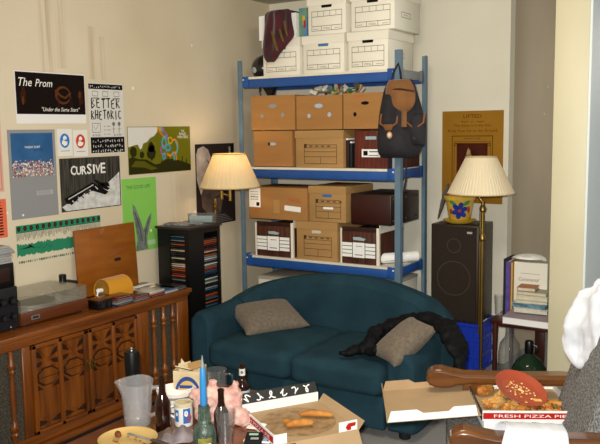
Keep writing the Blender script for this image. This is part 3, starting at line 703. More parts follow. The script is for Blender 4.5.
MB().bb(-hx-.012, hx+.012, -hy-.012, hy+.012, TZ-.016, TZ, mat('black_worn_top', '2b2420', .3), bev=.004).build('top_board', tw)
spine = [('white', 'b9bab8'), ('black', '161618'), ('black', '1b1b1f'), ('grey', '6a6c72'), ('dark blue', '22305a'), ('dark red', '7a2420'), ('white', 'c4c4c2'), ('black', '202024'), ('teal', '2a5c70'), ('grey', '84868a'), ('black', '101013'), ('orange', '9c4c26'), ('cream', 'b0a587'), ('black', '18181a')]
def ordinal(n): return {1: 'topmost', 2: 'second', 3: 'third'}.get(n, '%d%s' % (n, 'th' if 10 < n % 100 < 14 else {1: 'st', 2: 'nd', 3: 'rd'}.get(n % 10, 'th')))
def cds(face, cnt, ztop, step):
    for i in range(cnt):
        nm, c = random.choice(spine); z = ztop-step*(i+1)
        b = MB(); jit = random.uniform(-.003, .002)
        mm = mat('spine_'+c, c, .3, coat=.4)
        if face == 'front':
            b.bb(fx0+.003, fx1-.003, 0, .12, 0, step*.5, mm, bev=.0008); o = b.build('cd_case', loc=(tw.location.x, TY0+.004+jit+.001, z))
            b2 = 'left'
        else:
            b.bb(-.12, 0, sy0+.004, sy1-.004, 0, step*.5, mm, bev=.0008); o = b.build('cd_case', loc=(TX1-.004+jit, tw.location.y, z))
            b2 = 'right'
        tag(o, '%s-spined CD in the tower\'s %s-hand column, %s%s' % (nm, b2, ordinal(i+1), '' if i == 0 else ' from the top'), 'CD', 'CDs in the %s-hand column of the black tower' % b2)
cds('front', 32, TZ-.052, .0125); cds('side', 50, TZ-.085, .0118)
TT = TZ+.001
b = MB(); b.bb(-.075, .075, -.05, .05, 0, .012, mat('grey_pamphlet', '8e8e90', .5, color2='4f4f55', scale=30), bev=.002)
tag(b.build('booklet', loc=(TX0+.09, TY0+.09, TT), rot=(0, 0, .3)), 'grey patterned booklet lying at the front of the tower top', 'booklet')
b = MB(); T_ = Matrix.Rotation(R(24), 4, 'X')
b.bb(-.085, .085, -.002, .002, 0, .065, M_PLASTIC); b.bb(-.085, .085, 0, .07, 0, .004, M_PLASTIC); b.bb(-.085, -.082, 0, .07, .004, .055, M_PLASTIC); b.bb(.082, .085, 0, .07, .004, .055, M_PLASTIC)
b.bb(-.075, .075, .004, .02, .004, .045, mat('pale_mint_paper', 'c5d6d0', .6))
tag(b.build('plastic_tray', loc=(TX0+.16, TY0+.24, TT), rot=(0, 0, .42)), 'clear plastic tray with mint paper standing on the CD tower', 'tray')
b = MB(); b.bb(-.05, .05, -.06, .06, 0, .01, mat('dark_magazine', '3c3c44', .3, color2='a0a0a0', scale=25), bev=.001)
tag(b.build('magazine', loc=(TX1-.09, TY0+.13, TT), rot=(0, 0, -.2)), 'small dark glossy magazine on the tower top, nearest its corner', 'magazine')

# ================================================================ shelving unit
SX0, SX1, SY0, SY1 = -3.225, -2.035, 4.385, 4.80
DZ = [1.957, 1.343, .722, .14]
shf = thing('shelving_unit', 'tall blue and grey metal storage shelving behind the sofa', 'shelving', ((SX0+SX1)/2, (SY0+SY1)/2, 0))
ox, oy = -(SX0+SX1)/2, -(SY0+SY1)/2
hz = mat('slot_shadow_black', '2a3138', .8)
for x, sx in ((SX0, 1), (SX1, -1)):
    for y, sy in ((SY0, 1), (SY1, -1)):
        b = MB(); top = 2.07 if y == SY0 else 2.06
        b.bb(x+ox-.019, x+ox+.019, y+oy-(.003 if sy > 0 else 0), y+oy+(.0 if sy > 0 else .003), 0, top, M_STEEL)
        b.bb(x+ox-(.019 if sx > 0 else -.016), x+ox-(.016 if sx > 0 else -.019), y+oy, y+oy+sy*.035, 0, top, M_STEEL)
        b.build('post', shf)
for dz in DZ:
    for y, s in ((SY0, 1), (SY1, -1)):
        b = MB(); yy = y+oy+s*.008
        b.bb(SX0+ox+.02, SX1+ox-.02, yy-.006, yy+.008, dz-.070, dz-.016, M_BLUE, bev=.002); b.bb(SX0+ox+.02, SX1+ox-.02, yy, yy+s*.02, dz-.074, dz-.066, M_BLUE)
        for xx in (SX0+.045, SX1-.045):
            b.box((xx+ox, yy-s*.009, dz-.033), (.05, .004, .072), M_BLUE, bev=.001); b.box((xx+ox+.016*(1 if xx > -2.6 else -1), yy-s*.0115, dz-.018), (.010, .002, .008), M_WHITE)
        b.build('long_beam', shf)
    for x, s in ((SX0, 1), (SX1, -1)):
        b = MB(); mm = M_STEELG if dz > 1.8 else M_BLUE; xx = x+ox-s*.001
        b.bb(xx-.004, xx+.004, SY0+oy+.037, SY1+oy-.037, dz-.058, dz-.004, mm, bev=.001)
        for q in (SY0+.055, SY1-.055): b.box((xx, q+oy, dz-.031), (.012, .04, .070), mm, bev=.001)
        b.build('side_beam', shf)
    b = MB(); b.bb(SX0+ox+.022, SX1+ox-.022, SY0+oy+.003, SY1+oy-.003, dz-.0155, dz, M_DECK); b.build('shelf_board', shf)

BOXG = 'storage boxes on the metal shelving'
def carton(label, px0, px1, pyt, zb, yf, depth, style, pyb_mid=None, lidh=None, name='storage_box', z1=None, rz=0.0):
    pm = pyt+20
    x0 = at(px0, pm, y=yf).x; x1 = at(px1, pm, y=yf).x
    zt = z1 if z1 is not None else at((px0+px1)/2, pyt, y=yf).z
    w = x1-x0; h = zt-zb; t = thing(name, label, 'box', ((x0+x1)/2, yf+depth/2, zb+.001), rz, BOXG)
    F = Matrix(((1, 0, 0, 0), (0, 0, -1, -depth/2), (0, 1, 0, 0), (0, 0, 0, 1)))
    S = Matrix(((0, 0, 1, w/2), (1, 0, 0, 0), (0, 1, 0, 0), (0, 0, 0, 1)))
    a = w/2; e = .0012
    if style == 'cream':
        lh = .055; b = MB(); b.bb(-a+.006, a-.006, -depth/2+.006, depth/2-.006, 0, h-.006, M_CREAM, bev=.002)
        F2 = Matrix.Translation((0, .006, 0)) @ F
        x0_, x1_, y0, y1 = -a*.78, a*.78, h*.10, h*.62
        b.frame(x0_, x1_, y0, y1, .003, e, M_LINE, F2); b.quad(x0_, x1_, y1-h*.15, y1-h*.15+.003, e, M_LINE, F2); b.quad(x0_, x1_, y0+h*.12, y0+h*.12+.003, e, M_LINE, F2)
        for i in range(1, 5): xx = x0_+(x1_-x0_)*i/5; b.quad(xx, xx+.0025, y1-h*.15, y1, e, M_LINE, F2)
        for i in (1, 2): xx = x0_+(x1_-x0_)*i/3.1; b.quad(xx, xx+.003, y0, y0+h*.12, e, M_LINE, F2)
        b.text('STOR/ALL', 0, y0+h*.035, 0, M_LINE, e, width=w*.17, T=F2, align='c', height=h*.05)
        b.quad(x0_+.01, x0_+.05, y0+h*.05, y0+h*.06, e, M_LINE, F2); b.quad(x1_-.055, x1_-.012, y0+h*.05, y0+h*.06, e, M_LINE, F2)
        S2 = Matrix.Translation((-.006, 0, 0)) @ S; b.frame(-.09, .05, h*.32, h*.46, .003, e, M_LINE, S2); b.quad(-.06, .02, h*.385, h*.395, e, M_LINE, S2)
        hc = {'blue': mat('box_handle_blue', '3f6f9f'), 'dark': M_INK}['blue' if 'blue' in label else 'dark']
        hw = .036
        b.poly([(-hw, h*.70), (hw, h*.70), (hw*1.1, h*.76), (hw*.9, h*.775), (-hw*.9, h*.775), (-hw*1.1, h*.76)], e+.0002, hc, F2)
        b.build('box_body', t)
        lb = MB(); z0 = h-lh+.0; tk = .004
        if z0 < h*.77: z0 = h*.79; 
        lb.bb(-a, a, -depth/2, depth/2, h-.006, h, M_CREAM, bev=.0015)
        lb.bb(-a, a, -depth/2, -depth/2+tk, z0, h-.004, M_CREAM); lb.bb(-a, a, depth/2-tk, depth/2, z0, h-.004, M_CREAM)
        lb.bb(-a, -a+tk, -depth/2+tk, depth/2-tk, z0, h-.004, M_CREAM); lb.bb(a-tk, a, -depth/2+tk, depth/2-tk, z0, h-.004, M_CREAM); lb.build('lid', t)
    elif style in ('brown', 'brown_open'):
        mm = M_CARD2; b = MB(); b.bb(-a+.004, a-.004, -depth/2+.004, depth/2-.004, 0, h-.004, mm, bev=.002)
        F2 = Matrix.Translation((0, .004, 0)) @ F; x0_, x1_, y0, y1 = -a*.62, a*.72, h*.10, h*.62
        b.frame(x0_, x1_, y0, y1, .0035, e, M_BROWNLINE, F2)
        for q in (.36, .62, .82): b.quad(x0_, x1_, y0+(y1-y0)*q, y0+(y1-y0)*q+.003, e, M_BROWNLINE, F2)
        b.quad((x0_+x1_)/2, (x0_+x1_)/2+.003, y0, y0+(y1-y0)*.36, e, M_BROWNLINE, F2)
        b.quad(x0_, x0_+.02, y1-.02, y1+.004, e, M_BROWNLINE, F2)
        for i in range(4): b.quad(x0_+.04+i*.045, x0_+.065+i*.045, y1-.014, y1-.007, e, M_BROWNLINE, F2)
        hm = mat('box_handle_blue_tape', '3566a8') if 'blue' in label else (mat('torn_pale_hole', 'c9c4b4') if 'torn' in label else None)
        if hm: b.poly([(-.035, h*.70), (.03, h*.70), (.036, h*.73), (.03, h*.775), (-.03, h*.775), (-.038, h*.735)], e, hm, F2)
        if 'white sticker' in label: b.quad(-.03, .045, h*.36, h*.42, e+.0006, M_WHITE, F2)
        b.build('box_body', t)
        lb = MB(); z0 = h*.80; tk = .004; lb.bb(-a, a, -depth/2, depth/2, h-.005, h, mm, bev=.001)
        for (p, q, r_, s_) in ((-a, a, -depth/2, -depth/2+tk), (-a, a, depth/2-tk, depth/2), (-a, -a+tk, -depth/2+tk, depth/2-tk), (a-tk, a, -depth/2+tk, depth/2-tk)): lb.bb(p, q, r_, s_, z0, h-.004, mm)
        lb.build('lid', t)
    elif style == 'wood':
        b = MB(); b.bb(-a+.004, a-.004, -depth/2+.004, depth/2-.004, 0, h-.05, M_WGRAIN, bev=.002); F2 = Matrix.Translation((0, .004, 0)) @ F
        b.quad(-a*.92, a*.80, h*.16, h*.54, e, M_WHITE, F2)
        for i in range(5): 
            yy = h*.16+h*.38*i/4-.002
            b.quad(-a*.92, -a*.38, yy, yy+.004, e+.0006, M_INK, F2); b.quad(a*.28, a*.80, yy, yy+.004, e+.0006, M_INK, F2)
        b.quad(-a*.39, -a*.36, h*.16, h*.54, e+.0006, M_INK, F2); b.quad(a*.26, a*.29, h*.16, h*.54, e+.0006, M_INK, F2)
        b.quad(-a*.25, a*.15, h*.22, h*.24, e+.0006, M_LINE, F2); b.quad(-a*.2, a*.12, h*.44, h*.455, e+.0006, M_LINE, F2)
        b.poly([(-.045, h*.60), (.03, h*.59), (.045, h*.64), (.0, h*.68), (-.05, h*.67)], e, mat('pale_blue_tape', '9ab0b8'), F2)
        b.build('box_body', t)
        fm = MB(); fm.bb(a-.018, a, -depth/2, -depth/2+.018, 0, h-.02, M_CREAM); fm.bb(-a, -a+.01, -depth/2, -depth/2+.012, 0, h-.03, M_CREAM)
        fm.bb(a-.006, a, -depth/2+.018, depth/2, h-.055, h-.0, M_CREAM)
        fm.bb(-a+.01, a-.018, -depth/2+.006, -depth/2+.012, h-.05, h-.02, M_WGRAIN2); fm.build('box_corner_frame', t)
    elif style == 'plain':
        b = MB(); tk = .005
        b.bb(-a, a, -depth/2, -depth/2+tk, 0, h, M_CARD); b.bb(-a, a, depth/2-tk, depth/2, 0, h, M_CARD); b.bb(-a, -a+tk, -depth/2+tk, depth/2-tk, 0, h, M_CARD)
        b.bb(a-tk, a, -depth/2+tk, depth/2-tk, 0, h, M_CARD); b.bb(-a, a, -depth/2, depth/2, 0, .004, M_CARD); b.bb(-a+tk, a-tk, -depth/2+tk, depth/2-tk, h-.02, h-.015, M_CARD)
        hole = mat('pale_hole_blue', 'a7b7c4'); 
        kind = label
        if 'dark slot' in kind: b.disc(.012, h*.72, .028, .011, e, M_INK, T=F); b.disc(-.06, h*.42, .012, .014, e, M_INK, T=F)
        elif 'side by side' in kind or 'three' in kind:
            hc = hole if 'pale' in kind else mat('taped_hole', '8a8f90'); b.disc(0, h*.70, .032, .014, e, hc, T=F, jit=.08); b.disc(-.075 if 'pale' in kind else -.09, h*.42, .013, .014, e, hc, T=F, jit=.1); b.disc(.08, h*.44, .014, .015, e, hc, T=F, jit=.1)
        elif 'small torn' in kind: b.disc(0, h*.64, .028, .010, e, hole, T=F, jit=.12); b.disc(-.03, h*.64, .009, .011, e+.0004, M_INK, T=F)
        if 'red stamp' in kind: b.text('ZIPPY', -.02, h*.86, 0, mat('faded_red_stamp', 'b0583a'), e, width=.10, height=.018, T=F, align='c')
        b.build('box_body', t)
    return t
# top shelf, cream boxes
Z0 = DZ[0]; y_ = 4.40; ZL = 2.198
carton('cream file box under the draped maroon scarf, leftmost on top shelf', 262, 300, 38, Z0, y_, .385, 'cream', z1=ZL)
carton('cream file box with blue handle hole, middle of lower top-shelf row', 302, 344.5, 38, Z0, y_, .385, 'cream', z1=ZL)
carton('cream file box behind the bare front post, rightmost of lower row', 347, 388.5, 36, Z0, y_, .385, 'cream', z1=ZL)
carton('upper cream file box with dark slot handle above the middle lower box', 307, 346, 0, ZL+.002, y_, .385, 'cream', z1=2.44)
carton('upper cream file box at the right end under the ceiling', 350, 395, 0, ZL+.002, y_, .385, 'cream', z1=2.44)
# second shelf
Z1 = DZ[1]; za = at(320, 130.5, y=4.40).z
carton('plain brown box with small torn slot, lower left on second shelf', 254, 292.5, 132, Z1, 4.40, .36, 'plain', z1=za)
carton('brown lidded file box with printed grid beneath the three-holed box, middle of second shelf', 295, 343.5, 130, Z1, 4.40, .38, 'brown', z1=za)
carton('brown box with three taped holes tilted at the shelf\'s left end', 251.5, 295, 95, za+.002, 4.405, .36, 'plain', z1=at(273, 95.5, y=4.4).z)
carton('brown box with three pale torn holes, middle of the upper row', 296.5, 342, 95, za+.002, 4.40, .36, 'plain', z1=at(320, 95.5, y=4.4).z)
carton('brown box with dark slot and red stamp beside the backpack', 343.5, 384, 93, za+.002, 4.40, .36, 'plain', z1=at(360, 93, y=4.4).z)
# red woodgrain box with label plate, and binders
def solid_box(name, label, cat, px0, px1, z0, z1, yf, depth, m, group=None):
    x0 = at(px0, 222, y=yf).x; x1 = at(px1, 222, y=yf).x
    t = thing(name, label, cat, ((x0+x1)/2, yf+depth/2, z0+.001), 0, group); return t, x1-x0, z1-z0
xa = at(354.5, 150, y=4.42).x; xb = at(388, 150, y=4.42).x
t = thing('storage_box', 'red woodgrain storage box with white label half behind the backpack', 'box', ((xa+xb)/2, 4.42+.17, Z1+.001), 0, BOXG); hh = za-Z1-.004; w = xb-xa
b = MB(); b.bb(-w/2, w/2, -.17, .17, 0, hh, mat('red_woodgrain_print', '6b2a1b', .6, color2='471a10', scale=6, stretch=(14, 14, .8)), bev=.003); b.build('box_body', t)
b = MB(); b.box((0, -.1715, hh*.40), (w*.55, .002, .05), M_WHITE); b.box((-w*.16, -.1728, hh*.40), (.03, .001, .03), M_INK); b.box((w*.08, -.1728, hh*.44), (.06, .001, .006), M_INK); b.box((w*.08, -.1728, hh*.34), (.07, .001, .004), M_INK); b.build('label_plate', t)
b = MB(); b.box((0, -.172, hh*.80), (w*.32, .003, .02), mat('pale_blue_tape', '9ab0b8')); b.build('handle_tape', t)
for (p0_, p1_, c, nm, top) in ((345.5, 348.5, '2a1a14', 'dark brown', .19), (349.5, 352.0, '16171c', 'black', .17)):
    xa_ = at(p0_, 150, y=4.44).x; xb_ = at(p1_, 150, y=4.44).x
    b = MB(); w_ = xb_-xa_; b.bb(-w_/2, w_/2, -.13, .13, 0, top-.01, mat('binder_'+c, c, .5), bev=.002); b.bb(-w_/2+.003, w_/2-.003, -.127, .127, top-.01, top, M_WHITE)
    tag(b.build('binder', loc=((xa_+xb_)/2, 4.57, Z1+.001)), '%s binder standing between the gridded box and the red woodgrain box' % nm, 'binder', 'binders on the second shelf')
for (p0_, p1_, c, nm) in ((389.5, 391.5, '1c2230', 'navy'), (392.2, 394.4, 'b9bcc0', 'grey'), (395.2, 398, '20202a', 'black')):
    xa_ = at(p0_, 150, y=4.44).x; xb_ = at(p1_, 150, y=4.44).x; w_ = xb_-xa_
    b = MB(); b.bb(-w_/2, w_/2, -.12, .12, 0, .2, mat('binder_'+c, c, .5), bev=.002)
    tag(b.build('binder', loc=((xa_+xb_)/2, 4.56, Z1+.001)), 'thin %s binder under the backpack beside the red woodgrain box' % nm, 'binder', 'binders on the second shelf')
b = MB(); xa_ = at(399.5, 150, y=4.46).x; b.bb(0, -2.06-xa_, -.15, .15, 0, hh, M_WGRAIN, bev=.003)
tag(b.build('storage_box', loc=(xa_, 4.62, Z1+.001)), 'dark woodgrain box end showing under the backpack at the right post', 'box', BOXG)
# crumpled gift wrap on top of the brown boxes
gw = [mat('wrap_'+c, c, .5) for c in ('3f7a4a', 'd8d2c4', '9c3b3b', 'c7b15a', '6f8fa0')]
ztop = at(330, 94, y=4.4).z
for (px, n_, lb_, ss) in ((337, 46, 'crumpled green and red gift wrap above the three-holed brown box', .13), (362, 12, 'small crumpled grey-green gift wrap piece above the stamped box', .05)):
    b = MB(); c = at(px, 92, y=4.58)
    for i in range(n_):
        q = Vector((random.uniform(-ss, ss), random.uniform(-.06, .06), random.uniform(.015, .070))); q.z *= 1-abs(q.x)/ss*.6
        b.box(q, (random.uniform(.02, .05), .002, random.uniform(.015, .035)), random.choice(gw), rot=(random.uniform(-1, 1), random.uniform(-1, 1), random.uniform(0, 3)))
    tag(b.build('gift_wrap', loc=(c.x, 4.52, ztop+.004)), lb_, 'gift wrap')
# third shelf
Z2 = DZ[2]; zb = at(317, 222, y=4.4).z
carton('dark woodgrain file box with white label, lower left of third shelf', 255.5, 293, 221, Z2, 4.40, .38, 'wood', z1=zb)
carton('brown lidded file box with torn pale handle, middle of lower row', 296, 337.5, 223, Z2, 4.40, .38, 'brown', z1=zb)
carton('dark woodgrain file box with white label beneath the dark leather case', 340.5, 379, 225, Z2, 4.40, .38, 'wood', z1=zb)
carton('brown file box with blue handle tape and white sticker beside the dark case', 308.5, 346, 186, zb+.002, 4.40, .385, 'brown', z1=at(327, 186.5, y=4.4).z)
x0 = at(249, 205, y=4.395).x; x1 = at(307, 205, y=4.395).x; zt = at(278, 188, y=4.395).z
t = thing('storage_box', 'wide brown shipping carton with white label and orange print, upper left of third shelf', 'box', ((x0+x1)/2, 4.395+.17, zb+.002), 0, BOXG); w = x1-x0; h = zt-zb
b = MB(); b.bb(-w/2, w/2, -.17, .17, 0, h, M_CARD, bev=.002); b.bb(-w/2, w/2, -.004, .004, h, h+.001, M_BROWNLINE); F = Matrix(((1, 0, 0, 0), (0, 0, -1, -.17), (0, 1, 0, 0), (0, 0, 0, 1)))
orr = mat('orange_print', 'b8532a')
b.text('FRAGILE', w*.30, h*.56, 0, orr, .0012, width=.10, height=.03, T=F, align='c'); b.text('UP', -w*.38, h*.16, 0, orr, .0012, width=.055, height=.028, T=F, align='c'); b.quad(-.03, .02, h*.2, h*.62, .001, M_CARD2, F); b.build('box_body', t)
b = MB(); b.quad(-w/2+.005, -w/2+.10, h*.36, h*.97, .0015, M_WHITE, F)
for i in range(4): b.quad(-w/2+.012, -w/2+.085, h*(.60+i*.08), h*(.615+i*.08), .002, M_LINE, F)
b.text('YYY-3', -w/2+.018, h*.63, 0, M_INK, .0022, width=.06, height=.02, T=F); b.quad(-w/2+.065, -w/2+.09, h*.40, h*.52, .002, M_INK, F); b.build('shipping_label', t)
b = MB(); b.box((w*.26, -.1715, h*.36), (.13, .002, .035), M_WHITE, rot=(0, R(4), 0)); b.build('address_sticker', t)
# leather case
x0 = at(350.5, 208, y=4.39).x; x1 = at(391, 208, y=4.39).x; zt = at(370, 194.5, y=4.39).z
M_CASEW = mat('dark_brown_leatherette', '2a130d', .4, color2='1d0c08', scale=14, bump=.1)
t = thing('carrying_case', 'dark brown leather carrying case with brass studs at right end', 'case', ((x0+x1)/2, 4.39+.22, zb+.002)); w = x1-x0; h = zt-zb
MB().box((0, 0, h/2), (w, .44, h), M_CASEW, bev=.008).build('case_body', t)
b = MB(); b.box((0, -.2205, h/2), (w*.93, .003, h*.86), mat('dark_oxblood_panel', '32120d', .35), bev=.001); b.build('front_panel', t)
b = MB()
for yy in (-.19, 0, .19):
    for zz in (.03, h-.03): b.ell((w/2+.001, yy, zz), (.004, .007, .007), M_BRASS, seg=8)
b.build('studs', t)
# rolled white paper
b = MB(); sp = []
b.tube([(0, -.11, .036), (0, -.02, .036), (.0, .10, .036), (0, .17, .036)], [.034, .033, .034, .035], M_WHITE, n=20)
b.tube([(.012, -.112, .03), (.012, .0, .03)], [.02, .02], mat('roll_inner_grey', '9a9fa5'), n=14)
tag(b.build('paper_roll', loc=(-2.135, 4.535, Z2+.002), rot=(0, 0, -.70)), 'rolled white printed paper lying on the third shelf by the post', 'paper roll')
# bottom shelf: long low white carton
zt = at(330, 276.5, y=4.45).z
x0 = at(257, 276, y=4.40).x; x1 = at(340, 276, y=4.4).x
for (a_, c_, lb_) in ((x0, x1, 'low white carton on the bottom shelf behind the sofa, left one'), (x1+.01, -2.075, 'low grey-white carton on the bottom shelf behind the sofa, right one')):
    t = thing('storage_box', lb_, 'box', ((a_+c_)/2, 4.60, DZ[3]+.001), 0, BOXG); w = c_-a_
    zt_ = at(262, 275.5, y=4.42).z if 'left' in lb_ else at(402, 284, y=4.42).z
    MB().bb(-w/2+.004, w/2-.004, -.19, .19, 0, zt_-DZ[3]-.02, M_CREAM, bev=.003).build('box_body', t)
    MB().bb(-w/2, w/2, -.195, .195, zt_-DZ[3]-.02, zt_-DZ[3], mat('grey_lid_board', 'a9a498', .7), bev=.003).build('lid', t)
# things on top shelf: scarf box, books, helmet
xa = at(259.5, 30, y=4.42).x; xb = at(296, 30, y=4.42).x
for (p0_, p1_, lb_) in ((259, 265, 'white magazine file at the left under the maroon scarf'), (288.5, 296, 'white magazine file at the right edge of the maroon scarf')):
    xa_ = at(p0_, 25, y=4.43).x; xb_ = at(p1_, 25, y=4.43).x; w_ = xb_-xa_; h_ = at(292, 13, y=4.43).z-ZL
    b = MB(); b.bb(-w_/2, w_/2, -.12, .12, 0, .003, M_WHITE); b.bb(-w_/2, w_/2, -.12, -.117, .003, h_, M_WHITE); b.bb(-w_/2, -w_/2+.003, -.117, .12, .003, h_, M_WHITE); b.bb(w_/2-.003, w_/2, -.117, .12, .003, h_, M_WHITE); b.bb(-w_/2+.003, w_/2-.003, .117, .12, .003, h_*.7, M_WHITE)
    b.bb(-w_/2+.006, w_/2-.006, -.10, .11, .003, h_*.93, mat('magazine_pages', 'b6c0cc', .6, color2='8793a8', scale=40))
    tag(b.build('magazine_file', loc=((xa_+xb_)/2, 4.55, ZL+.001)), lb_, 'magazine file', 'magazine files on the top cream boxes')
xa_ = at(265.8, 25, y=4.43).x; xb_ = at(287.8, 25, y=4.43).x
b = MB(); w_ = xb_-xa_; b.bb(-w_/2, w_/2, -.10, .12, 0, .19, mat('dark_blue_binders', '222840', .6), bev=.003)
tag(b.build('document_box', loc=((xa_+xb_)/2, 4.56, ZL+.001)), 'dark blue document box hidden under the maroon scarf between the magazine files', 'box')
M_SCARF = mat('maroon_scarf', '4a0f1c', .9, color2='2a0a12', scale=12, sheen=.4)
nt = M_SCARF.node_tree
b = MB()
o0 = at(276, 38, y=4.37)
def PX(lst, y):
    return [(at((a+c)/2, v, y=y).z, at(a, v, y=y).x, at(c, v, y=y).x) for v, a, c in lst]
rows = PX([(9.5, 272, 288), (11, 266, 290.5), (14, 264.5, 291.5), (18, 264.5, 291.5), (24, 264.5, 292.5), (30, 264, 293.5), (36, 263.5, 295), (40, 263, 293), (45, 262.5, 288), (50, 262.5, 284), (55, 263, 279.5), (60, 265, 277), (62.5, 267.5, 274)], 4.365)
rows = [(z-o0.z, a-o0.x, c-o0.x) for z, a, c in rows][::-1]
b.rows(rows, M_SCARF, M=26, thick=.022, fold=.035, freq=3.2, back=.25)
sc = thing('scarf', 'maroon scarf with mustard stripes draped over the top-left cream box', 'scarf', (o0.x, 4.365, o0.z), (R(90), 0, 0))
b.build('scarf_cloth', sc, sub=1)
sb = MB(); 
for (x0_, z0_, x1_, z1_, w_) in ((-.005, .04, .035, -.09, .022), (.055, .05, .085, -.035, .018), (.09, .10, .115, .0, .014)):
    sb.rows([(z1_, x1_-w_/2, x1_+w_/2), ((z0_+z1_)/2, (x0_+x1_)/2-w_/2, (x0_+x1_)/2+w_/2), (z0_, x0_-w_/2, x0_+w_/2)], mat('mustard_green_stripe', '6b4a1a', .9, color2='4c4a1c', scale=30), M=8, thick=.012, fold=.004)
sb.build('stripe', sc, loc=(0, 0, .036))
b = MB(); b.rows([(z, a-.015, a+.07) for z, a in ((0, 0), (.05, 0), (.12, .0), (.18, .0))], M_SCARF, M=12, thick=.02, fold=.01)
# colourful book
b = MB(); b.bb(-.03, .03, -.11, .11, 0, .19, mat('book_rainbow_cover', '3d78b8', .4, color2='7f9f4a', scale=9), bev=.002)
b.box((.008, -.111, .11), (.018, .002, .06), mat('book_yellow', 'd9b02a')); b.box((.015, -.112, .085), (.016, .002, .05), mat('book_red', 'a8321f'))
xa_ = at(301, 25, y=4.43).x
tag(b.build('book', loc=(xa_+.002, 4.56, ZL+.001)), 'blue and rainbow covered book standing between magazine file and cream box', 'book')
# helmet with straps
hm = thing('bicycle_helmet', 'black bicycle helmet on the top shelf\'s left corner', 'helmet', (-3.125, 4.56, DZ[0]+.001))
b = MB(); b.ell((0, 0, .065), (.095, .12, .095), mat('helmet_black', '141312', .25, coat=.6), seg=28); b.build('helmet_shell', hm)
b = MB(); 
for q in (-.05, 0, .05): b.tube([(q, -.095, .05), (q*.8, -.06, .125), (q*.7, .02, .148)], .008, mat('helmet_vent', '2c2b29', .6), n=8)
b.ell((-.02, -.116, .05), (.02, .006, .022), mat('helmet_badge', '9fa0a0', .5), seg=10); b.build('helmet_vents', hm)
b = MB(); b.tube([(.05, -.08, .0), (.06, -.155, -.004), (.062, -.165, -.03), (.055, -.166, -.10), (.065, -.166, -.13)], .004, M_BLACKM, n=8); b.tube([(.07, -.08, .0), (.078, -.155, -.004), (.08, -.166, -.03), (.062, -.167, -.10)], .004, M_BLACKM, n=8); b.build('chin_strap', hm)
c = at(264, 94, y=4.40)
b = MB(); b.prism([(-.05, .035), (.05, .035), (.02, -.03), (-.005, -.03)], -.02, .02, M_BLACKM, Matrix(((1, 0, 0, 0), (0, 0, -1, 0), (0, 1, 0, 0), (0, 0, 0, 1))))
tag(b.build('camera_pouch', loc=(c.x, 4.47, DZ[0]-.10)), 'small black wedge-shaped pouch hanging under the top shelf at left', 'pouch') 

# ================================================================ backpack
c = at(402, 118, y=4.33)
bp = thing('backpack', 'dark denim backpack with tan suede flap hanging on the shelf post', 'backpack', (c.x, 4.345, c.z), (R(90), 0, 0))
M_DEN = mat('dark_denim', '28262b', .9, color2='1d1b20', scale=14, bump=.2, bscale=200); M_SUE = mat('tan_suede', '7d5228', .85, color2='69431e', scale=8, sheen=.3); M_TRIMS = mat('tan_leather_edge', '7a4a22', .7)
rr = PX([(158, 381, 412), (155, 378, 418), (148, 377.5, 421), (138, 377.5, 422.5), (125, 378.5, 424), (112, 380, 422), (102, 382.5, 419.5), (92, 384.5, 416), (84, 386, 414.5), (79.5, 389, 411)], 4.33)
rr = [(z-c.z, a-c.x, d-c.x) for z, a, d in rr]
b = MB(); b.rows(rr, M_DEN, M=22, thick=.13, fold=.012, back=.12, pw=.45); b.build('bag_body', bp, sub=1)
b = MB(); fr = PX([(113, 398, 407), (110, 393, 411), (106, 389, 415), (98, 386, 416.5), (90, 385.5, 415.5), (84, 386.5, 413.5), (79, 389.5, 410)], 4.22)
fr = [(z-c.z, a-c.x, d-c.x) for z, a, d in fr]
b.rows(fr, M_SUE, M=16, thick=.028, fold=.006, back=.5, pw=.5); b.build('top_flap', bp, loc=(-.012, 0, .105), sub=1)
b = MB(); q0 = at(388, 89.5, y=4.21); q1 = at(413, 91, y=4.21); b.tube([(q0.x-c.x, q0.z-c.z, .118), ((q0.x+q1.x)/2-c.x, q0.z-c.z, .142), (q1.x-c.x, q1.z-c.z, .118)], .005, mat('flap_seam', '2f1c10'), n=8); b.build('flap_seam', bp)
b = MB(); q0 = at(403.5, 110, y=4.20); q1 = at(403.5, 127, y=4.20); b.tube([(q0.x-c.x, q0.z-c.z, .135), (q1.x-c.x, q1.z-c.z, .138)], [.016, .017], M_SUE, n=12, flat=.3); b.ell((q0.x-c.x, (q0.z+q1.z)/2-c.z, .148), (.006, .006, .004), M_BRASS, seg=8); b.build('closing_strap', bp)
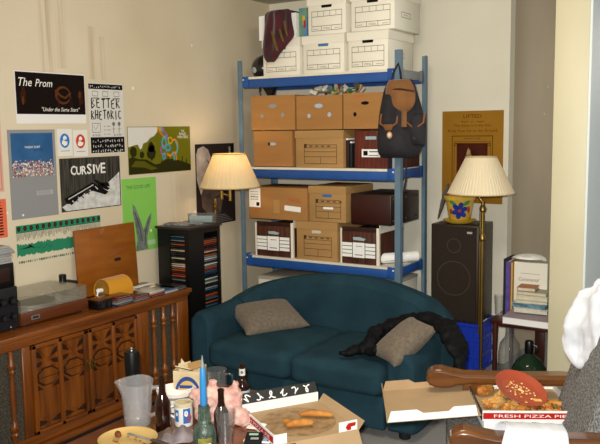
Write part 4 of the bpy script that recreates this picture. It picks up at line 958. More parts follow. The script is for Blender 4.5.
for (pa, pb_) in ((381.5, 399), (406, 423)):
    q0 = at(pa, 116, y=4.235); q1 = at(pb_, 143, y=4.235); ww = q1.x-q0.x
    xx = (q0.x+q1.x)/2-c.x
    b = MB(); zt_ = at(300, 116, y=4.235).z-c.z; zb_ = at(300, 146, y=4.235).z-c.z
    b.rows([(zb_, xx-ww*.42, xx+ww*.42), (zb_*.7+zt_*.3, xx-ww*.48, xx+ww*.48), (zb_*.3+zt_*.7, xx-ww*.48, xx+ww*.48), (zt_, xx-ww*.46, xx+ww*.46)], M_DEN, M=10, thick=.05, fold=.004, pw=.4)
    pk = b.build('pocket', bp, loc=(0, 0, .085 if pa < 390 else .065), sub=1)
    z_ = .136 if pa < 390 else .118
    b = MB(); zf = at(300, 128, y=4.235).z-c.z; 
    b.tube([(xx-ww*.48, zt_, z_-.02-.085+.085-.085), (xx-ww*.47, zf+.02, z_-.085), (xx-ww*.2, zf, z_-.08), (xx, zf-.012, z_-.078), (xx+ww*.2, zf, z_-.08), (xx+ww*.47, zf+.02, z_-.085), (xx+ww*.48, zt_, z_-.10)], .006, M_TRIMS, n=8)
    b.rows([(zf-.022, xx-.018, xx+.018), (zf-.005, xx-.03, xx+.03), (zf+.014, xx-.026, xx+.026)], M_SUE, M=8, thick=.008, T=Matrix.Translation((0, 0, z_-.082)))
    b.build('pocket_flap_trim', pk)
    b = MB(); 
    if pa < 390: b.ell((xx+.008, zf-.05, z_-.083), (.018, .022, .006), mat('bead_tan', 'b4844a'), seg=14); b.ell((xx+.008, zf-.05, z_-.077), (.011, .013, .005), mat('pale_badge', 'c8ccc8'), seg=12); b.build('badge', pk)
    else: b.tube([(xx+.02*math.cos(a*.6), zf-.045+.026*math.sin(a*.6), z_-.083) for a in range(0, 10)], .004, M_TRIMS, n=8); b.build('strap_loop', pk)
b = MB(); q0 = at(398, 70, y=4.36)
b.tube([(q0.x-c.x-.03, q0.z-c.z-.08, .02), (q0.x-c.x-.022, q0.z-c.z-.01, .0), (q0.x-c.x-.0, q0.z-c.z+.04, -.022), (q0.x-c.x+.022, q0.z-c.z-.01, .0), (q0.x-c.x+.04, q0.z-c.z-.08, .02)], .007, M_BLACKM, n=8); b.build('hanging_loop', bp)
b = MB(); q0 = at(407, 157, y=4.33); q1 = at(406.5, 176, y=4.33); q2 = at(404.5, 190, y=4.33)
b.tube([(q0.x-c.x, q0.z-c.z+.03, .03), (q1.x-c.x, q1.z-c.z, .02), (q2.x-c.x, q2.z-c.z, .02)], .005, M_BLACKM, n=8); b.build('shoulder_strap_end', bp)

# ================================================================ speaker, crate, pot
sx0, sx1 = at(431, 222, y=4.75).x, at(478.5, 222, y=4.75).x
b = MB(); M_CRATE = mat('cobalt_blue_plastic', '1634a8', .4)
w, d, h = .34, .30, .325
for z in (0, .10, .21, .305):
    b.bb(-w/2, w/2, -d/2, -d/2+.008, z, z+.02, M_CRATE); b.bb(-w/2, w/2, d/2-.008, d/2, z, z+.02, M_CRATE); b.bb(-w/2, -w/2+.008, -d/2+.008, d/2-.008, z, z+.02, M_CRATE); b.bb(w/2-.008, w/2, -d/2+.008, d/2-.008, z, z+.02, M_CRATE)
for i in range(9):
    x = -w/2+.005+i*(w-.01)/8; b.bb(x-.005, x+.005, -d/2+.001, -d/2+.006, .02, .305, M_CRATE); b.bb(x-.005, x+.005, d/2-.006, d/2-.001, .02, .305, M_CRATE)
for i in range(8):
    y = -d/2+.02+i*(d-.04)/7; b.bb(w/2-.006, w/2-.001, y-.006, y+.006, .02, .305, M_CRATE); b.bb(-w/2+.001, -w/2+.006, y-.006, y+.006, .02, .305, M_CRATE)
b.bb(-w/2+.008, w/2-.008, -d/2+.008, d/2-.008, .0, .006, M_CRATE)
b.bb(-w/2+.008, w/2-.008, -d/2+.012, -d/2+.014, .02, .3, M_CRATE); b.bb(w/2-.014, w/2-.012, -d/2+.014, d/2-.02, .02, .3, M_CRATE)
ccx = (sx0+sx1)/2
tag(b.build('milk_crate', loc=(ccx+.01, 4.75+.15, .001)), 'bright blue plastic milk crate under the floor speaker', 'crate')
sz0 = .328; szt = at(455, 225, y=4.75).z
spk = thing('loudspeaker', 'tall dark brown loudspeaker standing on the blue crate', 'speaker', (ccx, 4.90, sz0)); w = sx1-sx0; h = szt-sz0
M_SPW = mat('speaker_dark_walnut', '352417', .45, color2='251a10', scale=2, stretch=(10, 10, 1))
MB().box((0, 0, h/2), (w, .29, h), M_SPW, bev=.004).build('cabinet', spk)
gr = MB().bb(-w/2+.012, w/2-.012, -.155, -.145, .015, h-.012, mat('speaker_grille_brown', '2b2118', .95, color2='231a12', scale=150, bump=.2), bev=.002).build('front_grille', spk)
Tg = Matrix(((1, 0, 0, 0), (0, 0, -1, -.1555), (0, 1, 0, 0), (0, 0, 0, 1)))
mr = mat('speaker_ring', '3d3226', .8)
for (zc, r_) in ((h-.135, .048), (h-.35, .115)):
    b = MB(); b.add([v for k in range(40) for v in ((r_*math.cos(2*PI*k/40), zc+r_*math.sin(2*PI*k/40), 0), ((r_-.006)*math.cos(2*PI*k/40), zc+(r_-.006)*math.sin(2*PI*k/40), 0))], [((2*k+1), (2*((k+1) % 40)+1), 2*((k+1) % 40), 2*k) for k in range(40)], mr, Tg)
    b.build('driver_ring', gr)
b = MB(); b.box((w/2-.055, -.157, h-.045), (.035, .003, .014), mat('badge_grey', 'a8a296', .4)); b.build('badge', gr)
pt = thing('flower_pot', 'yellow glazed pot painted with a blue flower on the speaker', 'flower pot', (at(459, 222, y=4.85).x, 4.86, szt+.001))
M_YG = mat('yellow_glaze', 'd7ae3a', .25, coat=.5, var=.1, scale=6)
pr = [(.052, .018), (.056, .022), (.066, .08), (.074, .13), (.082, .132), (.083, .15), (.080, .152)]
pt.scale = (1.25, 1.25, 1.18)
MB().shell(pr, .006, M_YG, n=36).build('pot', pt)
MB().shell([(.055, 0), (.070, .004), (.086, .018), (.088, .021)], .004, M_YG, n=36).build('saucer', pt)
bl = mat('cobalt_glaze', '22348f', .25, coat=.5); gn = mat('green_glaze', '3f8a56', .25, coat=.5); rd = mat('red_glaze', 'b23a24', .3, coat=.5); wg = mat('white_glaze', 'd9d8c8', .3)
def on_pot(b, a0, z0, rx, rz, ang, m, lift, n=14):
    vs = []
    for k in range(n):
        u = rx*math.cos(2*PI*k/n); v = rz*math.sin(2*PI*k/n); uu = u*math.cos(ang)-v*math.sin(ang); vv = u*math.sin(ang)+v*math.cos(ang)
        z = z0+vv; r = .056+(z-.022)*.17+lift; a = a0+uu/r; vs.append((r*math.cos(a), r*math.sin(a), z))
    b.add(vs, [tuple(range(n))], m)
b = MB(); A = R(-70)
for k in range(6): on_pot(b, A+.36*math.cos(k*PI/3+.3), .075+.027*math.sin(k*PI/3+.3), .022, .014, k*PI/3+.3, bl, .0016+.0002*k)
on_pot(b, A, .075, .009, .009, 0, rd, .003)
on_pot(b, A-.5, .117, .024, .011, -.6, gn, .0015); on_pot(b, A+.5, .117, .024, .011, .6, gn, .0015); on_pot(b, A+.75, .08, .01, .02, .2, rd, .0015); on_pot(b, A-.75, .07, .01, .016, -.2, rd, .0015)
on_pot(b, A+.0, .046, .03, .004, 0, gn, .0015); b.build('painted_flower', pt, smooth=False)
# dried feather / plume at speaker's left rear
b = MB(); 
c0 = at(433, 222, y=4.95); c1 = at(443, 190, y=4.95)
b.tube([(0, 0, 0), ((c1.x-c0.x)*.5, 0, (c1.z-c0.z)*.55), (c1.x-c0.x, 0, c1.z-c0.z+.02)], [.012, .034, .016], mat('grey_brown_plume', '6f675c', .9, color2='4b453c', scale=30), n=10, flat=.4)
tag(b.build('dried_plume', loc=(c0.x+.03, 4.97, szt+.008)), 'grey brown dried plume leaning behind the yellow pot', 'plume')

# ================================================================ lamps
def pleated_shade(parent, r0, r1, h, zb, m, n=72, trim=None, ybias=0):
    vs = []; fs = []
    for ring, (r, z) in enumerate(((r1, zb), (r0, zb+h))):
        for k in range(n*2): rr_ = r*(1+(.008 if k % 2 else -.008)); a = 2*PI*k/(2*n); vs.append((rr_*math.cos(a), rr_*math.sin(a), z))
    N = 2*n
    for k in range(N): fs.append((k, (k+1) % N, N+(k+1) % N, N+k))
    b = MB(); b.add(vs, fs, m)
    o = b.build('lamp_shade', parent, smooth=False)
    mo = o.modifiers.new('solid', 'SOLIDIFY'); mo.thickness = .002; mo.offset = -1
    for r, z in ((r1*1.0, zb), (r0*1.0, zb+h)):
        b = MB(); b.tube([(r*math.cos(2*PI*k/48), r*math.sin(2*PI*k/48), z) for k in range(49)], .004, trim or m, n=6, caps=False)
        b.build('shade_trim', o)
    b = MB()
    for k in range(3): a = 2*PI*k/3+.4; b.tube([(0, 0, zb+h-.02), (r0*math.cos(a), r0*math.sin(a), zb+h)], .0018, M_BRASS, n=6)
    b.build('shade_spider', o)
    return o
def shade_mat(name, color, transl=.5):
    m = bpy.data.materials.new(name); m.use_nodes = True; nt = m.node_tree; n = nt.nodes; l = nt.links; n.remove(n['Principled BSDF'])
    d = n.new('ShaderNodeBsdfDiffuse'); t = n.new('ShaderNodeBsdfTranslucent'); x = n.new('ShaderNodeMixShader'); x.inputs[0].default_value = transl
    d.inputs[0].default_value = lin(color); t.inputs[0].default_value = lin(color); l.new(d.outputs[0], x.inputs[1]); l.new(t.outputs[0], x.inputs[2]); l.new(x.outputs[0], n['Material Output'].inputs[0]); return m
M_SH1 = shade_mat('lit_linen_shade', 'f0e2c0', .45); M_SH2 = shade_mat('pleated_cream_shade', 'f3e6c8', .25)
# left lamp (lit)
zc = 0
lx = at(215, 200, y=4.22).x; cS = at(229.5, 170, y=4.12)
zb_ = at(229, 187, y=4.12).z; zt_ = at(229, 154, y=4.12).z
r1 = (at(258, 187, y=4.12).x-at(200.5, 187, y=4.12).x)/2*.84; r0 = r1*.53
fl = thing('floor_lamp', 'lit brass swing-arm floor lamp with glowing cream shade behind CD tower', 'floor lamp', (lx, 4.22, 0))
sX, sY = cS.x-lx, 4.12-4.22
b = MB(); b.lathe([(.12, 0), (.125, .008), (.11, .02), (.02, .03), (.012, .04)], M_BRASS, n=32); b.build('base', fl)
zarm = at(214, 197, y=4.22).z
b = MB(); b.tube([(0, 0, .03), (0, 0, zarm)], .010, M_BRASS, n=14); b.lathe([(.010, 0), (.017, .01), (.017, .03), (.013, .035), (.017, .045), (.010, .06)], M_BRASS, c=(0, 0, zarm-.09), n=16); b.build('pole', fl)
mid = (sX*.55, sY*.2-.05, 0)
b = MB(); b.tube([(0, 0, zarm-.005), (mid[0], mid[1], zarm+.025)], .007, M_BRASS, n=10); b.tube([(mid[0], mid[1], zarm-.005), (mid[0], mid[1], zarm+.05)], .012, M_BRASS, n=12); b.tube([(mid[0], mid[1], zarm+.035), (sX, sY, zarm+.02)], .007, M_BRASS, n=10); b.tube([(sX, sY, zarm-.01), (sX, sY, zb_+.05)], .011, M_BRASS, n=12); b.build('swing_arm', fl)
MB().tube([(sX, sY, zb_+.05), (sX, sY, zb_+.09)], .016, M_BLACKM, n=12).build('socket', fl)
b = MB(); b.ell((0, 0, 0), (.026, .026, .034), mat('lit_bulb', 'ffd9a0', emit=10, emit_color='ffd090')); bo = b.build('bulb', fl, loc=(sX, sY, zb_+.125))
e = bpy.data.objects.new('shade_pivot', None)
shO = pleated_shade(fl, r0, r1, zt_-zb_, 0, M_SH1, n=40, trim=mat('shade_trim_tan', 'b8995f')); shO.location = (sX, sY, zb_)
bl_ = add_light('bulb_light', 'POINT', (lx+sX, 4.22+sY, zb_+.17), 1.9, (1.0, .74, .44), .03)
# right lamp
lx2 = at(481.5, 300, y=4.62).x
fl2 = thing('floor_lamp', 'brass floor lamp with pleated cream shade in front of loudspeaker', 'floor lamp', (lx2, 4.62, 0))
cS = at(481, 175, y=4.60); zb_ = at(481, 193, y=4.60).z; zt_ = at(481, 157, y=4.60).z; r1 = (at(516, 192, y=4.6).x-at(445, 192, y=4.6).x)/2*.90; r0 = r1*.46
sX = cS.x-lx2; sY = -.02
b = MB(); b.lathe([(.12, 0), (.125, .008), (.11, .02), (.02, .03), (.012, .04)], M_BRASS, n=32); b.build('base', fl2)
b = MB(); b.tube([(0, 0, .03), (0, 0, zb_-.05)], .011, M_BRASS, n=14); b.tube([(-.016, .004, .3), (-.016, .004, zb_-.10)], .006, M_BRASS, n=10)
for z in (zb_-.12, zb_-.30): b.lathe([(.011, 0), (.02, .01), (.02, .03), (.011, .045)], M_BRASS, c=(0, 0, z), n=16)
b.build('pole', fl2)
b = MB(); b.tube([(0, 0, zb_-.06), (-.022, -.002, zb_-.03), (-.022, -.01, zb_+.03), (sX, sY, zb_+.05)], .009, M_BRASS, n=10); b.build('arm', fl2)
b = MB(); b.ell((0, 0, 0), (.026, .026, .034), mat('unlit_bulb', 'f2efe6', .3)); b.build('bulb', fl2, loc=(sX, sY, zb_+.10))
s2 = pleated_shade(fl2, r0, r1, zt_-zb_, 0, M_SH2, n=60, trim=mat('shade_trim_cream', 'c9b58c')); s2.location = (sX, sY, zb_)

# ================================================================ sofa
SFX0, SFX1, SFY0, SFY1 = -3.0, -1.505, 3.45, 4.32
sof = thing('sofa', 'dark teal two-seat sofa with a curved camel back before the shelving', 'sofa', ((SFX0+SFX1)/2, (SFY0+SFY1)/2, 0))
hw, hd = (SFX1-SFX0)/2, (SFY1-SFY0)/2
# path of the tub back, plan view, from left front round to right front
import bisect
path = [(-hw+.10, -hd+.03)]
path += [(-hw+.10, -hd+.45)]
rad = .22
for k in range(0, 7): a = PI-k*PI/12; path.append((-hw+.10+rad+rad*math.cos(a), hd-.11-rad+rad*math.sin(a)))
path += [(0, hd-.11)]
for k in range(6, -1, -1): a = k*PI/12; path.append((hw-.10-rad+rad*math.cos(a), hd-.11-rad+rad*math.sin(a)))
path += [(hw-.10, -hd+.45), (hw-.10, -hd+.03)]
P2 = [Vector(p) for p in path]; cum = [0]
for i in range(1, len(P2)): cum.append(cum[-1]+(P2[i]-P2[i-1]).length)
TL = cum[-1]
def pathpt(s):
    s = max(0, min(TL, s)); i = min(max(1, bisect.bisect_left(cum, s)), len(P2)-1); t = (s-cum[i-1])/(cum[i]-cum[i-1]); p = P2[i-1].lerp(P2[i], t); d = (P2[i]-P2[i-1]).normalized(); return p, d
def crest(s):
    lo_ = .54 if s < TL/2 else .475
    u = abs(s/TL*2-1)      # 1 at front ends, 0 at middle
    k = max(0, min(1, (u-.05)/.80)); k = k*k*(3-2*k)
    return .695*(1-k)+lo_*k
def sweep(name, s0, s1, n, capa, capb):
    b = MB(); vs = []; fs = []; Q = 22
    for i in range(n+1):
        s = s0+(s1-s0)*i/n; pa, _ = pathpt(s-.03); pb_, _ = pathpt(s+.03); d = (pb_-pa).normalized(); nrm = Vector((-d.y, d.x)); p, _ = pathpt(s)
        H = crest(s); th = .088; 
        ef = min(1, min(s, TL-s)/.05); ef = .82+.18*math.sqrt(max(0, ef)); 
        for k in range(Q):
            a = -PI/2+2*PI*(k+.5)/Q
            # rounded slab: width 2*th, from z=.05 to H
            t = k/(Q-1)
            if t < .4: z = .045+(H-.10-.045)*(t/.4); o_ = th*(.97+.03*math.sin(t*8))
            elif t <= .6: w_ = (t-.4)/.2*PI; z = H-.10+.10*math.sin(w_); o_ = th*1.03*math.cos(w_)
            else: z = .045+(H-.10-.045)*((1-t)/.4); o_ = -th*.97
            q = p+nrm*(o_*-1)*ef
            vs.append((q.x, q.y, .045+(z-.045)*(.97+.03*ef)))
    for i in range(n):
        for k in range(Q-1): fs.append((i*Q+k, (i+1)*Q+k, (i+1)*Q+k+1, i*Q+k+1))
        fs.append((i*Q+Q-1, (i+1)*Q+Q-1, (i+1)*Q, i*Q))
    fs.append(tuple(range(Q))); fs.append(tuple(range(n*Q, n*Q+Q))[::-1])
    b.add(vs, fs, M_TEAL); return b.build(name, sof, bev=.018 if (capa or capb) else 0, fixn=True)
sA = cum[1]*.9
sweep('armrest', 0, sA, 8, True, False); sweep('backrest', sA, TL-sA, 40, False, False); sweep('armrest', TL-sA, TL, 8, False, True)
b = MB(); b.bb(-hw+.19, hw-.19, -hd+.04, hd-.2, .05, .224, M_TEAL, bev=.01); b.bb(-hw+.185, hw-.185, -hd+.02, -hd+.06, .045, .224, M_TEAL, bev=.012); b.build('base', sof)
def cushion(b, x0, x1, y0, y1, z0, z1, m, puff=.02, n=14, rnd=.045):
    bm_ = bmesh.new(); bmesh.ops.create_cube(bm_, size=1.0); bmesh.ops.subdivide_edges(bm_, edges=bm_.edges[:], cuts=n, use_grid_fill=True)
    cx, cy, cz = (x0+x1)/2, (y0+y1)/2, (z0+z1)/2; sx, sy, sz = (x1-x0)/2, (y1-y0)/2, (z1-z0)/2
    for v in bm_.verts:
        u, w, t = v.co*2
        p = Vector((u*sx, w*sy, t*sz)); c_ = Vector((max(-sx+rnd, min(sx-rnd, p.x)), max(-sy+rnd, min(sy-rnd, p.y)), max(-sz+rnd, min(sz-rnd, p.z))))
        dd = p-c_
        if dd.length > 1e-6: p = c_+dd.normalized()*rnd
        f = (1-u*u)*(1-w*w); p.z += (puff*f if t > 0 else -puff*.1*f); p.y += -.012*(1-u*u)*(1 if w < -.5 else 0)
        v.co = p+Vector((cx, cy, cz))
    b.bm(bm_, m)
for (a, c_) in ((-hw+.185, -.006), (.006, hw-.185)):
    b = MB(); cushion(b, a, c_, -hd-.02, hd-.215, .225, .375, M_TEAL, puff=.02); b.build('seat_cushion', sof)
# T-fronts of the seat over the arms are hidden; skirt feet
for (x, y) in ((-hw+.1, -hd+.1), (hw-.1, -hd+.1), (-hw+.15, hd-.2), (hw-.15, hd-.2)):
    MB().lathe([(.03, 0), (.035, .048)], M_BLACKM, c=(x, y, 0), n=12).build('foot', sof)

def pillow_mesh(b, w, h, t, m, n=18, pinch=.10, turn=0.0):
    vs = []; fs = []
    for side in (1, -1):
        for i in range(n+1):
            for j in range(n+1):
                u = -1+2*i/n; v = -1+2*j/n
                f = max(0, (1-u*u)*(1-v*v))**.42
                cu = 1-pinch*(1-abs(v)**2)*abs(u)**3*1.0; cv = 1-pinch*(1-abs(u)**2)*abs(v)**3
                vs.append((u*w/2*cu, v*h/2*cv, side*t/2*f*(1+.10*noise.noise(Vector((u*2, v*2, side))))))
    W = n+1; off = W*W
    for i in range(n):
        for j in range(n):
            a = i*W+j; fs.append((a, a+W, a+W+1, a+1)); fs.append((off+a, off+a+1, off+a+W+1, off+a+W))
    b.add(vs, fs, m, Matrix.Rotation(turn, 4, 'Z'))
b = MB(); pillow_mesh(b, .43, .34, .15, M_TAUPE, turn=R(36))
q = at(268, 317, y=3.86)
pl = b.build('throw_pillow', loc=q, rot=(R(14), R(9), R(24)), sub=1); tag(pl, 'taupe throw pillow lying at the left of the teal sofa', 'pillow')
mo = pl.modifiers.new('weld', 'WELD'); mo.merge_threshold = .0005
b = MB(); pillow_mesh(b, .32, .23, .13, M_TAUPE, turn=R(34))
q = at(404, 341, y=3.60)
pr_ = b.build('throw_pillow', loc=q, rot=(R(22), R(-24), R(20)), sub=1); tag(pr_, 'taupe throw pillow wrapped by the black jacket at the sofa\'s right arm', 'pillow')
mo = pr_.modifiers.new('weld', 'WELD'); mo.merge_threshold = .0005
# jacket
jk = thing('jacket', 'black jacket slung over the pillow and the sofa\'s right arm', 'jacket', (-1.6, 3.75, .45))
b = MB()
def J(px, py, y=None, z=None): q = at(px, py, y=y, z=z); return (q.x+1.6, q.y-3.75, q.z-.45)
b.tube([J(338, 354, z=.415), J(350, 352, z=.425), J(362, 347, z=.44), J(374, 338, z=.47)], [.018, .03, .038, .045], M_JACKET, n=12, flat=.7)
b.tube([J(358, 351, z=.42), J(368, 345, z=.45), J(376, 334, z=.49), J(388, 327, y=3.78), J(402, 322, y=3.79), J(418, 319, y=3.79), J(432, 320, y=3.78), J(444, 327, y=3.74)], [.03, .045, .05, .045, .042, .045, .05, .05], M_JACKET, n=14, flat=.8)
b.tube([J(366, 352, z=.42), J(376, 352, z=.44), J(380, 344, z=.47)], [.025, .03, .03], M_JACKET, n=10, flat=.6)
b.tube([J(434, 322, y=3.80), J(446, 328, y=3.66), J(453, 340, y=3.58), J(457, 352, y=3.52)], [.05, .055, .05, .04], M_JACKET, n=12, flat=.7)
b.tube([J(440, 322, y=3.9), J(450, 328, y=3.85), J(458, 342, y=3.80), J(461, 360, y=3.74)], [.045, .055, .05, .04], M_JACKET, n=12, flat=.7)
b.tube([J(448, 345, y=3.52), J(456, 352, y=3.52), J(460, 366, y=3.52), J(461, 390, y=3.52)], [.03, .045, .045, .04], M_JACKET, n=12, flat=.6)
b.build('jacket_body', jk, remesh=.012, smoothit=3, disp=.04, dscale=.04)
b = MB(); q = J(350, 350.5, y=3.72); b.box(q, (.05, .006, .008), M_WHITE, rot=(0, -.1, 0)); b.build('cuff_label', jk)
b = MB(); q = J(385.5, 336, y=3.78); b.ell(q, (.008, .008, .008), M_WHITE, seg=8); b.build('snap_button', jk)
# ================================================================ side table with books
st = thing('side_table', 'small dark wood side table holding books behind the white column', 'side table', (-1.275, 4.79, 0))
M_RED = wood('reddish_mahogany', '4a2214', '2e130a', st=(14, 14, 2))
MB().bb(-.235, .205, -.20, .20, .395, .415, M_RED, bev=.004).build('table_top', st)
for x in (-.205, .175):
    for y in (-.17, .17): MB().lathe([(.012, 0), (.016, .1), (.014, .2), (.019, .36), (.019, .395)], M_RED, c=(x, y, 0), n=12).build('leg', st)
b = MB(); b.bb(-.205, .175, -.18, -.165, .37, .395, M_RED); b.build('apron', st)
TS = .416
def book(label, w, d, h, loc, m, rz=0.0, pages=None, cat='book', group='books on the side table', name='book', rot=None, standing=False):
    t = thing(name, label, cat, loc, rot or rz, group); pm = pages or mat('book_pages', 'd9d3c0', .8, color2='b8b09a', scale=60, stretch=(1, 1, 8))
    if standing:   # spine to -Y
        b = MB(); c = .003; b.bb(-w/2, -w/2+c, -d/2, d/2, 0, h, m); b.bb(w/2-c, w/2, -d/2, d/2, 0, h, m); b.bb(-w/2+c, w/2-c, -d/2, -d/2+c, 0, h, m); b.build('cover', t)
        MB().bb(-w/2+c, w/2-c, -d/2+c, d/2-.005, .002, h-.005, pm).build('pages', t)
    else:
        b = MB(); c = .003; b.bb(-w/2, w/2, -d/2, d/2, 0, c, m); b.bb(-w/2, w/2, -d/2, d/2, h-c, h, m); b.bb(-w/2, -w/2+c, -d/2, d/2, c, h-c, m); b.build('cover', t)
        MB().bb(-w/2+c, w/2-.005, -d/2+.004, d/2-.004, c, h-c, pm).build('pages', t)
    return t
Y_B = 4.80
def bx(px): return at(px, 285, y=Y_B-.1).x
hB = at(510, 261, y=Y_B-.1).z-TS
book('thin black book at the left end of the upright side-table books', .014, .20, hB+.01, (bx(504.3), Y_B, TS), mat('book_black', '17161c', .5), standing=True)
book('purple book standing between the black and the yellow ones', .030, .20, hB-.005, (bx(508), Y_B, TS), mat('book_purple', '5b4a92', .5, color2='4d3d80', scale=20), standing=True)
book('thin yellow book standing beside the purple one', .010, .20, hB-.008, (bx(511.6), Y_B, TS), mat('book_amber', 'c8973a', .5), standing=True)
xa = bx(513.2); xb = bx(546.5); w = xb-xa
t = thing('book', 'large white book facing forward with a small grey picture on its cover', 'book', ((xa+xb)/2, Y_B-.07, TS), 0, 'books on the side table')
b = MB(); b.bb(-w/2, w/2, -.015, .015, 0, hB-.004, mat('book_white_cover', 'dfdccf', .5)); F = Matrix(((1, 0, 0, 0), (0, 0, -1, -.015), (0, 1, 0, 0), (0, 0, 0, 1)))
b.text('Continental', -.01, hB*.66, 0, ig, .001, width=w*.62, height=.022, shear=.25, T=F, align='c'); b.quad(-w*.30, w*.28, hB*.79, hB*.80, .001, mat('book_grey_rule', 'a9a59a'), F)
b.quad(-w*.25, w*.12, hB*.40, hB*.60, .001, mat('book_cover_picture', '8f9296', .6, color2='3f4246', scale=40), F); b.build('cover', t)
b = MB(); b.rows([(-.005, -.11, .11), (.01, -.10, .105), (.022, -.07, .075), (.030, -.02, .03)], M_WHITE, M=14, thick=.09, back=.9, fold=.004)
tag(b.build('paper_sheet', loc=((bx(505)+bx(545))/2, Y_B-.02, TS+hB+.008), rot=(R(90), 0, 0)), 'crumpled white paper lying over the tops of the upright books', 'paper')
x5 = at(533, 300, y=4.66).x
book('white-paged magazine stack with pinkish grey cover overhanging the table front', .30, .24, .045, (at(528, 322, y=4.55).x+.01, 4.63, TS+.008), mat('magazine_mauve', '9c8c92', .5), cat='magazine', name='magazine', rot=(R(4), 0, -.05), pages=M_WHITE)
zz = TS+.060
def stk_(label, w, h, m, dx, rz, pages=None):
    global zz
    book(label, w, .13, h, (x5+dx, 4.665, zz), m, rz, pages=pages); zz += h+.0012
stk_('thick pale book with blue edge at the bottom of the small stack', .20, .030, mat('book_pale_blue', 'b9c3c8', .5), .0, .05)
stk_('blue patterned book second in the small stack on the magazines', .21, .026, mat('book_teal_pattern', '3c6f88', .5, color2='9db3b8', scale=30), -.006, -.08, mat('book_teal_pages', '6f94a3', .6, color2='31586c', scale=40))
stk_('blue and cream book third in the small stack', .19, .020, mat('book_blue_cream', '8097a0', .5, color2='c8bf9e', scale=14), .0, .10)
stk_('cream paperback near the top of the small stack', .19, .028, mat('book_cream', 'd3c9a8', .6), .006, .02)
stk_('grey green paperback second from the top of the small stack', .18, .022, mat('book_sage', 'a7a48b', .6), .01, -.05)
stk_('small orange brown wooden-looking book topping the stack', .11, .024, mat('book_orange_brown', 'a0622a', .5), -.03, .06)
g = thing('drinking_glass', 'empty clear glass on the left corner of the side table', 'glass', (at(499, 300, y=4.72).x, 4.73, TS+.0)); b = MB(); b.shell([(.026, 0), (.028, .02), (.032, .10), (.033, .125)], .002, M_GLASS, n=28); b.build('glass_body', g)
jg = thing('demijohn', 'green glass demijohn with black neck under the side table', 'demijohn', (-1.235, 4.50, .001))
MB().shell([(.085, 0), (.10, .02), (.105, .10), (.10, .17), (.07, .22), (.03, .25), (.018, .27), (.018, .30)], .003, M_GREENG, n=36).build('jug_body', jg)
b = MB(); b.lathe([(.024, .255), (.026, .26), (.026, .325), (.022, .335), (0, .335)], M_BLACK, n=16); b.tube([(.024, 0, .315), (.045, 0, .305), (.05, 0, .28), (.032, 0, .262)], .006, M_BLACK, n=8); b.build('stopper', jg)
jg = thing('glass_jug', 'clear glass jug left of the green demijohn under side table', 'jug', (-1.40, 4.66, .001))
MB().shell([(.06, 0), (.07, .02), (.07, .20), (.06, .26), (.03, .30), (.024, .34), (.026, .36)], .003, M_GLASS, n=32).build('jug_body', jg)
b = MB(); b.bb(-.03, .03, -.01, .01, 0, .36, M_RED, bev=.003)
tag(b.build('wooden_board', loc=(-1.265, 4.85, .001)), 'upright reddish wooden board behind the demijohn under the side table', 'board')

# ================================================================ coffee table
TT = .43
ct = thing('coffee_table', 'low brown wooden coffee table crowded with bottles and a pizza box', 'coffee table', (-1.88, 2.13, 0))
M_TBL = wood('coffee_table_wood', '7c431d', '5a2c10', rough=.3, st=(1.5, 14, 14), coat=.3)
MB().bb(-.375, .375, -.63, .63, .395, TT, M_TBL, bev=.006).build('table_top', ct)
for x in (-.32, .32):
    for y in (-.56, .56): MB().bb(x-.025, x+.025, y-.025, y+.025, 0, .345, M_TBL, bev=.004).build('leg', ct)
b = MB(); b.bb(-.35, .35, -.60, -.58, .345, .395, M_TBL); b.bb(-.35, .35, .58, .60, .345, .395, M_TBL); b.bb(-.35, -.33, -.58, .58, .345, .395, M_TBL); b.bb(.33, .35, -.58, .58, .345, .395, M_TBL); b.build('apron', ct)
TZ0 = TT+.001
# --- pizza box on the coffee table
M_RP = mat('print_red', 'b4211c', .5); M_SW = mat('swirl_black', '242624', .5)
def pizza_text(b, w, z, h, T, m=None): b.text('FRESH PIZZA PIE', 0, z, 0, m or M_WHITE, .0018, width=w, height=h, T=T, align='c')
S_ = .355; a = S_/2; WH = .042
pz = thing('pizza_box', 'open pizza box with crusts left inside on the coffee table', 'pizza box', (-1.608, 2.525, TZ0), R(-33))
M_GREASE = mat('greasy_cardboard', 'a58660', .7, color2='7d603c', scale=26, lo=.3, hi=.6)
b = MB(); b.bb(-a, a, -a, a, 0, .003, M_CARDIN); b.disc(0, 0, a*.86, a*.86, .0036, M_GREASE, n=40, jit=.02); b.build('box_floor', pz)
FL = Matrix(((1, 0, 0, 0), (0, 0, -1, -a-.004), (0, 1, 0, 0), (0, 0, 0, 1)))
b = MB(); b.bb(-a, a, -a-.004, -a, 0, WH, M_WHITE); b.quad(-a+.004, a-.004, WH*.22, WH*.82, .0008, M_RP, FL); pizza_text(b, S_*.80, WH*.36, WH*.32, FL)
b.bb(a-.002, a+.0, -a, -a+.05, 0, WH, M_WHITE); b.build('front_wall', pz)
FB = Matrix(((0, 0, 1, 0), (1, 0, 0, 0), (0, 1, 0, 0), (0, 0, 0, 1)))
b = MB(); b.bb(-a-.004, -a, -a, a, 0, WH, M_WHITE); b.build('left_wall', pz)
b = MB(); Tp = Matrix.Translation((-a-.004, 0, WH)) @ Matrix.Rotation(R(-52), 4, 'Y') @ Matrix.Rotation(PI, 4, 'Z')
Tp = Matrix.Translation((-a-.004, 0, WH)) @ Matrix(((-.55, 0, .83, 0), (0, -1, 0, 0), (.83, 0, .55, 0), (0, 0, 0, 1)))
b.prism([(0, -a), (.046, -a), (.046, a), (0, a)], -.002, 0, M_SW, Tp)
for i in range(6):
    y = -a+.04+i*.055; n_ = 12; b.stroke([(.022+.015*math.cos(k*.55+i), y+.003*k-.01+.012*math.sin(k*.55)) for k in range(n_)], .005, .0008, M_WHITE, Tp)
b.build('printed_flap', pz)
